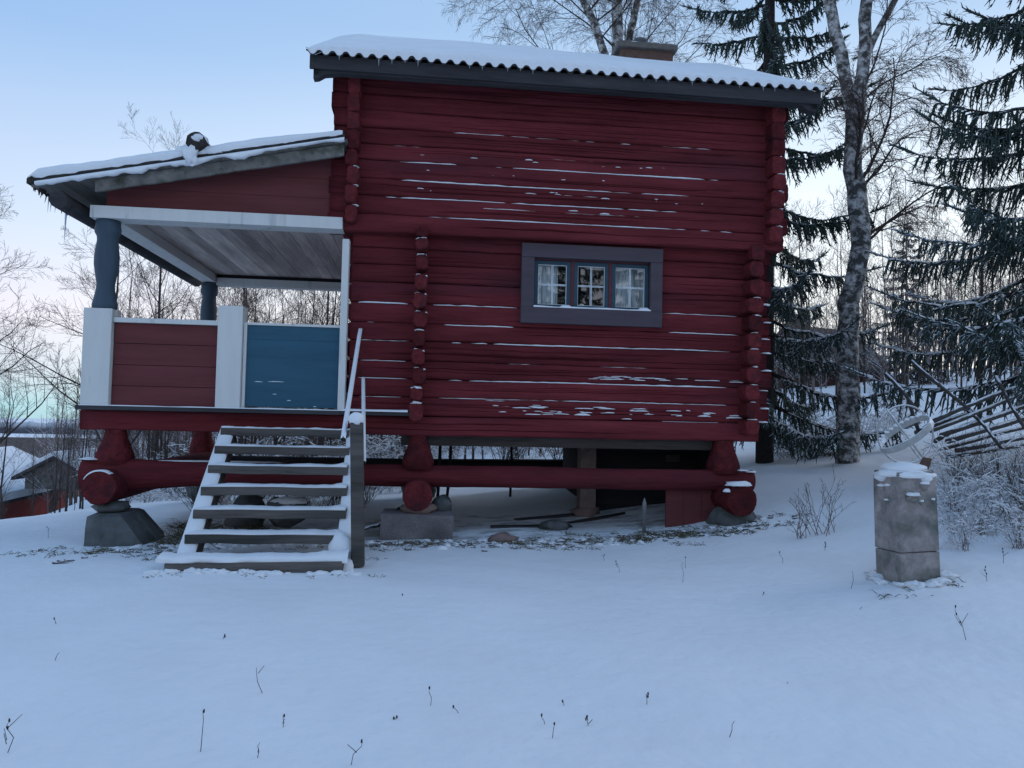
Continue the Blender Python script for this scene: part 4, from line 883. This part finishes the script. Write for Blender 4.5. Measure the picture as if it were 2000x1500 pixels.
birch('birch_tree', b2, [([b2, at(1205, 300, 17.5), at(1207, 100, 17.5), at(1203, -40, 17.5), at(1200, -400, 17.5)], .20, .08), ([at(1203, 250, 17.6), at(1182, 110, 17.4), at(1160, 45, 17.2), at(1130, -20, 17), at(1090, -200, 16.8)], .12, .05), ([at(1208, 220, 17.6), at(1232, 60, 17.8), at(1250, -20, 18), at(1270, -300, 18)], .10, .05)],
      'birch with several stems rising behind the chimney', 11, .2, [(9, .40, .97, 3.0, None), (8, .40, .9, 4.2, R(175)), (4, .4, .8, 3.4, R(0))])
# ---- bare trees on the left and behind the porch
def groundpt(x, t): p = at(x, 800, t); return gp(p.x, p.y)
bare_tree('bare_tree', 5.2, .075, 61, 'dark bare tree with crooked upswept branches beside the porch steps side of the slope', loc=groundpt(-95, 13), nb=12, kids=(8, 6, 4), spread=.75, up=.10, blen=.5, b0=.2)['label'] = 'dark bare tree on the slope beyond the porch, twigs dense and crooked'
bare_tree('bare_tree', 5.0, .07, 64, 'bare tree with dense crooked twigs right behind the porch corner post', loc=groundpt(215, 15), nb=13, kids=(8, 6, 4), spread=.8, up=.06, blen=.5, b0=.18)
bare_tree('bare_tree', 9.0, .06, 66, 'tall slim bare tree whose top shows above the snowy porch roof', loc=groundpt(300, 20), nb=13, kids=(6, 5, 4), spread=.5, up=.3, blen=.34, b0=.35)
# saplings: a few kinds, copied through the wood
kinds = []
for i, (h, kd) in enumerate(((4.2, (6, 5)), (5.2, (7, 5)), (3.4, (6, 4)), (6.0, (7, 5, 2)), (4.8, (6, 6)))):
    kinds.append(bare_tree('bare_sapling', h, .020+.004*i, 80+i, 'thin bare sapling', kids=kd, spread=.45, up=.22, nb=10, b0=.15, thin=.0035, blen=.38, mt='twig_fine', tb='twig', loc=(0, -60-3*i, -5)))
used = [False]*len(kinds)
def plant(ki, loc, rz, s_, label, group):
    if not used[ki]:
        used[ki] = True; o = kinds[ki]; o.location = loc; o.rotation_euler = (0, 0, rz); o.scale = (s_,)*3; o['label'] = label; o['group'] = group; return o
    return copy_tree(kinds[ki], loc, rz, s_, label, group)
r2 = random.Random(5)
for i in range(110):       # behind the porch and under it
    x = r2.uniform(225, 830); t_ = r2.uniform(15.5, 30); plant(r2.randrange(5), groundpt(x, t_), r2.uniform(0, 6), r2.uniform(.75, 1.1)*(1+.15*(t_-15)/15), 'thin bare sapling in the thicket seen through and under the porch', 'saplings in the thicket behind the porch')
for i in range(26):       # seen under the cabin
    x = r2.uniform(780, 1200); t_ = r2.uniform(16, 28); plant(r2.randrange(5), groundpt(x, t_), r2.uniform(0, 6), r2.uniform(.7, .95), 'thin bare sapling seen under the cabin floor beyond the snow bank', 'saplings beyond the cabin')
for i in range(17):       # left slope
    x = r2.uniform(-20, 215); t_ = r2.uniform(12, 24); plant(r2.choice((0, 2, 4)), groundpt(x, t_), r2.uniform(0, 6), r2.uniform(.38, .68), 'thin bare sapling on the left slope before the snowy sheds', 'saplings before the sheds')
for i in range(56):       # right wood
    x = r2.uniform(1520, 2080); t_ = r2.uniform(14, 34); plant(r2.randrange(5), groundpt(x, t_), r2.uniform(0, 6), r2.uniform(.7, 1.25), 'thin bare sapling in the wood between birch and pole fence', 'saplings in the wood on the right')
# far wood behind everything: one mass
fw_ = Segs(); rf_ = random.Random(9)
for i in range(3000):
    x = rf_.uniform(90, 2250); t_ = rf_.uniform(24, 58)
    if x < 90 or (x > 1400 and rf_.random() < .5): continue
    p = at(x, 800, t_); p = Vector((p.x, p.y, 0)); p.z = gz(p.x, p.y)-.2; h = (rf_.uniform(2.2, 5.2) if x < 1400 else rf_.uniform(2.2, 5.4))*(1 if rf_.random() < .5 else .6); l = Vector((rf_.gauss(0, .05), rf_.gauss(0, .05), 1)); r_ = rf_.uniform(.015, .045)
    fw_.seg(p, p+l*h, r_, .008)
    for q in range(7):
        u = rf_.uniform(.2, 1); b_ = p+l*h*u; e = Vector((rf_.gauss(0, .5), rf_.gauss(0, .5), rf_.uniform(.3, 1))).normalized()*rf_.uniform(.4, 1.3); fw_.seg(b_, b_+e, .009, .004)
        b3 = b_+e*.5; e2 = Vector((rf_.gauss(0, .5), rf_.gauss(0, .5), rf_.uniform(.2, 1))).normalized()*rf_.uniform(.3, .7); fw_.seg(b3, b3+e2, .006, .003)
fw_.build('far_wood', M['twig_snowy'], None, label='far bare wood of thin grey-brown stems closing the view', cat='woodland', kind='stuff')
# low snowy brush
def shrub(seed, h, n, label, group=None, loc=(0, 0, 0), mt='twig_snowy', kids=(5, 3), arch=.0, thick=.006, snowy=False):
    rr = random.Random(seed); root = empty('bare_shrub', loc, label, 'shrub', group); tw = Segs()
    for i in range(n):
        an = rr.uniform(0, 6.28); lean = rr.uniform(.15, .75); tw2 = Segs()
        grow(tw, tw, Vector((rr.gauss(0, .05), rr.gauss(0, .05), 0)), Vector((math.cos(an)*lean, math.sin(an)*lean, 1)), h*rr.uniform(.6, 1.1), thick, 0, rr, .1-arch, .22, kids, arch, .45, .65, 5, .0022)
    tw.build('stems', M[mt], root, kind='stuff')
    if snowy:
        sn = Segs()
        for (a, b_, c, d, e, f, r0_, r1_) in tw.a:
            L_ = math.sqrt((a-d)**2+(b_-e)**2+(c-f)**2)
            if abs(f-c) < .62*L_ and rr.random() < .75: k_ = rr.uniform(.004, .011); sn.seg((a, b_, c+k_*.8), (d, e, f+k_*.8), k_, k_*rr.uniform(.4, 1))
        if sn.a: sn.build('twig_snow', M['snow'], root, n=5, kind='stuff')
    return root
sh = [shrub(200+i, (.7, .9, 1.1)[i % 3], 9, 'low snowy bare shrub', loc=(0, -60, -5), arch=(.15, .5, .3, .7)[i], thick=.007, snowy=True) for i in range(4)]
sh += [shrub(230+i, (.8, 1.0)[i], 16, 'dry bare stems', loc=(0, -60, -5), arch=.05, thick=.006, mt='twig', kids=(3, 2)) for i in range(2)]
shu = [False]*6
def putshrub(ki, loc, rz, s_, label, group):
    if not shu[ki]:
        shu[ki] = True; o = sh[ki]; o.location = loc; o.rotation_euler = (0, 0, rz); o.scale = (s_,)*3; o['label'] = label; o['group'] = group; return o
    return copy_tree(sh[ki], loc, rz, s_, label, group)
for i in range(110):
    x = r2.uniform(230, 830); t_ = r2.uniform(12.5, 20); putshrub(r2.randrange(6), groundpt(x, t_), r2.uniform(0, 6), r2.uniform(.8, 1.4), 'low bare shrub in the snowy brush behind the porch', 'snowy shrubs behind the porch')
for i in range(56):
    x = r2.uniform(1850, 2080); t_ = r2.uniform(6.2, 9.3); putshrub(r2.choice((0, 1, 2, 3, 5)), groundpt(x, t_), r2.uniform(0, 6), r2.uniform(.30, .80), 'tangled snowy bramble between stone pillar and fallen fence', 'brambles behind the stone pillar')
for i in range(44):     # dry stems right under and behind the porch, seen between the treads
    x, y = r2.uniform(-2.9, -.75), r2.uniform(1.2, 5.2); putshrub(r2.choice((4, 5, 4, 5, 0)), gp(x, y), r2.uniform(0, 6), r2.uniform(.40, .70), 'dry stems growing in snow under the porch behind the steps', 'dry stems under the porch')
for i in range(46):
    x = r2.uniform(800, 1180); t_ = r2.uniform(14.5, 26); putshrub(r2.randrange(6), groundpt(x, t_), r2.uniform(0, 6), r2.uniform(.8, 1.5), 'low bare brush beyond the snow bank seen under the cabin floor', 'snowy brush beyond the cabin')
for i in range(22):
    x = r2.uniform(1480, 1760); t_ = r2.uniform(12.5, 17); putshrub(r2.randrange(4), groundpt(x, t_), r2.uniform(0, 6), r2.uniform(.7, 1.2), 'low snowy bare shrub under the spruce and birch', 'snowy shrubs under the spruce')
for (x, y, h, n_, sd_, lb) in ((1610, 1050, .62, 9, 301, 'slender bare bush with upright stems on the snow right of the cabin'), (1565, 1030, .40, 6, 302, 'small dry bush close to the cabin corner log')):
    p = at(x, y, 7.15); shrub(sd_, h, n_, lb, loc=gp(p.x, p.y), mt='twig_fine', kids=(4, 2), thick=.004)

# ------------------------------------------------------------------ fallen pole fence
fen = empty('pole_fence', gp(6.6, .6), 'old slanting round-pole fence with snow on its rails under the big spruce', 'fence'); FINV = Matrix.Translation(-fen.location)
fsn = MB()
def fpole(a, b_, r_, name):
    a, b_ = Vector(a), Vector(b_); mb = MB(); m_ = (a+b_)/2+Vector((rnd.gauss(0, .02), rnd.gauss(0, .02), rnd.gauss(0, .02))); mb.tube([a, a.lerp(m_, .5)+Vector((0, 0, rnd.gauss(0, .01))), m_, m_.lerp(b_, .5), b_], [r_, r_, r_*.95, r_*.9, r_*.8], 7, wob=.15)
    o = mb.build(name, M['fence_wood'], fen); o.matrix_parent_inverse = FINV
    if name == 'rail': fsn.tube([a.lerp(b_, .03)+Vector((0, 0, r_*.7)), m_+Vector((0, 0, r_*.8)), b_+Vector((0, 0, r_*.6))], [r_*.3, r_*.55, r_*.45], 6, wob=.7)
for i, (xa, ya, xb, yb) in enumerate(((1815, 826, 2050, 735), (1818, 842, 2060, 742), (1838, 850, 2060, 772), (1826, 862, 1940, 815), (1850, 862, 2060, 798), (1838, 878, 2060, 822), (1868, 880, 2070, 842), (1850, 893, 2060, 858), (1790, 845, 1900, 805))):
    fpole(at(xa, ya, 8.6+.05*i), at(xb, yb, 9.6+.06*i), rnd.uniform(.020, .032), 'rail')
for (xa, ya, xb, yb) in ((1780, 705, 1893, 800), (1888, 800, 1955, 875), (1730, 730, 1790, 800), (1797, 850, 1770, 770), (1945, 735, 2010, 850)):
    fpole(at(xa, ya, 9.1), at(xb, yb, 8.5), .022, 'stake')
o = fsn.build('rail_snow', M['snow'], fen, kind='stuff'); o.matrix_parent_inverse = FINV

# ------------------------------------------------------------------ buildings down the slope and in the wood
def hut(name, loc, rz, w, d_, wall, rise, over, label, wm, base=1.5, rm='snow', th=.22, chim=None, gable=None):
    root = empty(name, loc, label, 'building', rz=rz)
    MB().b(-w/2, w/2, -d_/2, d_/2, -base, wall).build('wall', M[wm], root)
    mb = MB(); mb.v = [(-w/2, -d_/2, wall), (-w/2, d_/2, wall), (-w/2, 0, wall+rise), (w/2, -d_/2, wall), (w/2, d_/2, wall), (w/2, 0, wall+rise)]; v_ = mb.v; mb.f = []
    for tri in ((0, 2, 1), (3, 4, 5)):
        mg = MB(); mg.v = [v_[q] for q in tri]; mg.f = [(0, 1, 2)]; mg.sm = [False]; mg.build('gable', M[gable or wm], root)
    for (nm, mtn, off, t_) in (('roof', 'oldwood', .0, .10), ('roof_snow', rm, .102, th)):
        mb = MB(); k = rise/(d_/2); ov = over; P = []
        for (y, z) in ((-d_/2-ov, wall-ov*k), (0, wall+rise), (d_/2+ov, wall-ov*k)): P.append((y, z+off))
        ring_ = P+[(y, z+t_) for y, z in reversed(P)]
        mb.grid([[(x, y, z) for y, z in ring_] for x in (-w/2-ov, w/2+ov)], closed=True, smooth=False); n = len(ring_); mb.f += [tuple(range(n)), tuple(range(2*n-1, n-1, -1))]; mb.sm += [False]*2; mb.build(nm, M[mtn], root, kind='stuff' if nm == 'roof_snow' and rm == 'snow' else None)
    if chim: MB().b(chim[0]-.3, chim[0]+.3, -.3, .3, wall+rise-.6, wall+rise+chim[1]).build('chimney', M['brick'], root)
    return root
ea, eb = at(-110, 1018, 21), at(150, 945, 30); dv_ = (eb-ea); az = math.atan2(dv_.y, dv_.x); mid = (ea+eb)/2; per_ = Vector((-math.sin(az), math.cos(az), 0))
c = mid + per_*2.5; shed = hut('long_shed', (c.x, c.y, -2.9), az, dv_.length, 4.4, 1.40, 1.05, .30, 'long low red shed with thick snow on its roof down the left slope', 'red_shed', base=2.5, th=.25)
dz_ = at(120, 925, 25.0); dorm = hut('gabled_hatch', (dz_.x, dz_.y+1.2, -1.05), R(90)-R(4), 2.6, 2.0, .30, .55, .28, 'small grey gable roof rising from the snowy roof of the long red shed', 'mossy', base=.15, gable='mossy', th=.14)
p = at(120, 870, 70); hut('far_house', (p.x, p.y, -5.5), R(8), 11, 7, 1.6, 2.2, .5, 'brown-roofed house half hidden by trees far down the left slope', 'far_roof', base=3, rm='far_roof', th=.2)
p = at(178, 882, 52); hut('lit_porch', (p.x, p.y, -2.9), R(5), 1.3, 1.4, 1.3, .15, .2, 'tiny far porch painted orange as if lit, with snowy flat roof among saplings by the porch', 'lamplight_orange', base=1.5, th=.18)  # a far lit porch; its glow is only the orange wall colour
p = at(1600, 690, 34); hut('red_cottage', (p.x, p.y, gz(p.x, p.y)-.5), R(20), 3.6, 3.6, 1.3, 1.5, .3, 'dim red cottage with brick chimney half hidden behind the spruce and birch', 'cottage_wall', base=3, rm='far_roof', th=.12, chim=(-1.2, .7))

# ------------------------------------------------------------------ ground litter, dry grass and weeds
gr = Segs(); r3 = random.Random(3)
def blades(cx, cy, sx, sy, n, h):
    for i in range(n):
        
        if i % 14 == 0: ux, uy = cx+r3.gauss(0, sx), cy+r3.gauss(0, sy)
        x, y = ux+r3.gauss(0, .035), uy+r3.gauss(0, .03); z = gz_fast(x, y); a = r3.uniform(0, 6.28); l = r3.uniform(.3, 1)*h; e = r3.uniform(.1, .9)
        p = Vector((x, y, z-.005)); d = Vector((math.cos(a), math.sin(a), e)).normalized(); q = p+d*l*.6; r_ = q+(d+Vector((0, 0, -.6))).normalized()*l*.4
        gr.seg(p, q, .0028, .002); gr.seg(q, r_, .002, .0006)
_gxs = np.arange(-6, 8, .1); _gys = np.arange(-7.5, 5, .1); _gg = gzv(*np.meshgrid(_gxs, _gys))
def gz_fast(x, y):
    i = (y+7.5)/.1; j = (x+6)/.1
    if not (0 <= i < len(_gys)-1 and 0 <= j < len(_gxs)-1): return gz(x, y)
    a, b_ = int(i), int(j); fi, fj = i-a, j-b_
    return float(_gg[a, b_]*(1-fi)*(1-fj)+_gg[a+1, b_]*fi*(1-fj)+_gg[a, b_+1]*(1-fi)*fj+_gg[a+1, b_+1]*fi*fj)
for args in ((-2.35, -.7, .28, .30, 520, .10), (-2.3, .4, .25, .4, 500, .28), (-.05, -.75, .38, .16, 520, .09), (.9, -.62, .5, .15, 480, .09), (1.9, -.45, .5, .18, 700, .11), (2.7, -.3, .35, .18, 620, .12), (3.45, -.45, .25, .2, 300, .10), (-1.2, -1.2, .5, .3, 260, .07), (-3.1, -.75, .3, .15, 160, .10), (3.47, -2.95, .25, .06, 60, .09), (-1.25, -2.16, .6, .03, 110, .05)): blades(*args)
gr.build('dry_grass', M['grass_dry'], None, label='withered grass and litter poking through thin snow along the cabin front', cat='grass', kind='stuff')
lt = MB()
for i in range(230):
    a = r3.choice(((-2.4, -.75, .3, .25), (.0, -.72, .4, .14), (1.1, -.55, .6, .14), (2.3, -.38, .5, .16), (3.3, -.4, .3, .15))); x, y = a[0]+r3.gauss(0, a[2]), a[1]+r3.gauss(0, a[3]); s_ = r3.uniform(.01, .035)
    lt.lump((x, y, gz_fast(x, y)+.002), (s_, s_*r3.uniform(.5, 1), s_*.4), i, n=6, m=4, amp=.5)
lt.build('leaf_litter', M['litter'], None, label='clods of earth and fallen leaves in thin snow before the cabin', cat='litter', kind='stuff')
# patches of snow-free earth right under the cabin edge are uneven snow crumbs too
cr = MB()
for i in range(150):
    x = r3.uniform(-2.8, 3.6); y = -.62+r3.gauss(0, .14)+(.2 if x > 2 else 0); s_ = r3.uniform(.015, .05); cr.lump((x, y, gz_fast(x, y)), (s_, s_, s_*.5), i*.7, n=7, m=5, amp=.45)
cr.build('snow_crumbs', M['snow'], None, label='loose crumbs of snow along the cabin front', cat='snow', kind='stuff')
# single dry weed stalks, read off the photo
def stalk(x, y, h, lean, label, heads=1, group='dry weed stalks in the open snow', fork=0):
    d = FW + RT*((x-1000)/F_PX) - UP*((y-750)/F_PX); t_ = 3.0
    for _ in range(40):
        p = EYE+d*t_; t_ += (p.z-gz(p.x, p.y))/max(.05, -d.z)*.7
    p = EYE+d*t_; root = empty('weed_stalk', (p.x, p.y, gz(p.x, p.y)-.01), label, 'weed', group); s_ = Segs(); q = Vector((lean*h, r3.uniform(-.1, .1)*h, h)); m_ = q*.5+Vector((r3.gauss(0, .006), 0, 0))
    s_.line([Vector((0, 0, -.02)), m_+Vector((r3.gauss(0, .05)*h, 0, 0)), q*.8+Vector((r3.gauss(0, .05)*h, 0, 0)), q], .0019, .0010)
    for k in range(fork): u = r3.uniform(.3, .8); a = q*u; s_.seg(a, a+Vector((r3.uniform(-.4, .4)*h, r3.uniform(-.2, .2)*h, h*.3)), .0018, .0012)
    s_.build('stem', M['weed'], root)
    if heads:
        mb = MB()
        for k in range(heads): mb.lump(q*(1-.22*k)+Vector((r3.gauss(0, .004), 0, 0)), (.0042, .0042, .008), k+x, n=6, m=4, amp=.3)
        mb.build('seed_head', M['weed'], root)
WL = 'thin dry weed stalk sticking out of the open snow'
for (x, y, h, ln, hd, fk) in ((391, 1468, .17, .02, 1, 0), (518, 1354, .13, -.35, 0, 1), (840, 1378, .09, -.05, 1, 0), (902, 1393, .04, -1.0, 1, 0), (551, 1420, .06, .05, 1, 1), (500, 1480, .07, .2, 0, 1), (683, 1494, .10, .45, 1, 1), (1078, 1442, .07, .2, 1, 0), (1066, 1415, .05, -.4, 1, 0), (1152, 1418, .05, -.3, 2, 2), (1263, 1376, .06, .0, 2, 1), (1101, 1378, .03, -.1, 1, 0), (1889, 1250, .20, -.35, 3, 2), (1333, 1138, .17, .0, 0, 0), (1530, 1100, .10, -.4, 1, 0), (1210, 1118, .10, -.3, 2, 1), (1493, 1163, .03, -.1, 1, 0),
      (1660, 1150, .14, .1, 0, 0), (1928, 1135, .11, -.1, 3, 1), (1960, 1100, .12, -.05, 2, 1), (1683, 1190, .03, 0, 0, 0), (115, 1218, .04, -.7, 1, 0), (440, 1248, .03, -.2, 2, 0), (105, 1290, .05, .5, 0, 0), (245, 1020, .14, .2, 3, 2), (215, 1030, .12, .1, 2, 1), (262, 1025, .12, .3, 3, 1), (95, 1050, .12, -.15, 1, 1), (1535, 1335, .02, .3, 0, 0), (1420, 1440, .08, .4, 0, 0), (1610, 1075, .08, .2, 3, 2), (1340, 1110, .10, -.1, 1, 0), (785, 1163, .015, .5, 1, 0), (770, 1405, .02, .2, 2, 1), (10, 1470, .14, .1, 2, 3), (1180, 1095, .06, -.1, 1, 1)): stalk(x, y, h, ln, WL, hd, fork=fk)
mb = MB()
for i in range(60):
    x = r3.uniform(-1.95, -.45); y = -2.10+r3.gauss(0, .025); q_ = r3.uniform(.015, .04); mb.lump((x, y, gz_fast(x, y)+.0), (q_*1.4, q_, q_*.6), i*.9, n=9, m=6, amp=.45)
mb.build('snow_crumbs', M['snow'], None, label='loose crumbs of snow heaped against the foot of the steps', cat='snow', kind='stuff')
mb = MB(); p = at(115, 1150, 6.1); zz_ = gz(p.x, p.y)
for i in range(5): mb.lump((p.x+rnd.uniform(-.1, .1), p.y+rnd.uniform(-.05, .05), zz_+.006), (rnd.uniform(.03, .07), .02, .010), i*3, n=7, m=4, amp=.5)
mb.build('fallen_leaves', M['litter'], None, label='small heap of withered leaves on the snow left of the steps', cat='leaves')

# ------------------------------------------------------------------ trees across the yard, mirrored in the window panes
for (x, y, s_, rz) in ((4.3, -20, 1.0, 1), (6.1, -22.5, 1.1, 2), (7.7, -20, .95, 4), (9.6, -23, 1.0, 5), (2.3, -22, 1.05, 3), (12, -21, 1, 6)): copy_tree(spruceA, (x, y, gz(x, y)), rz, s_, 'tall spruce across the yard mirrored in the window panes', 'spruces across the yard')
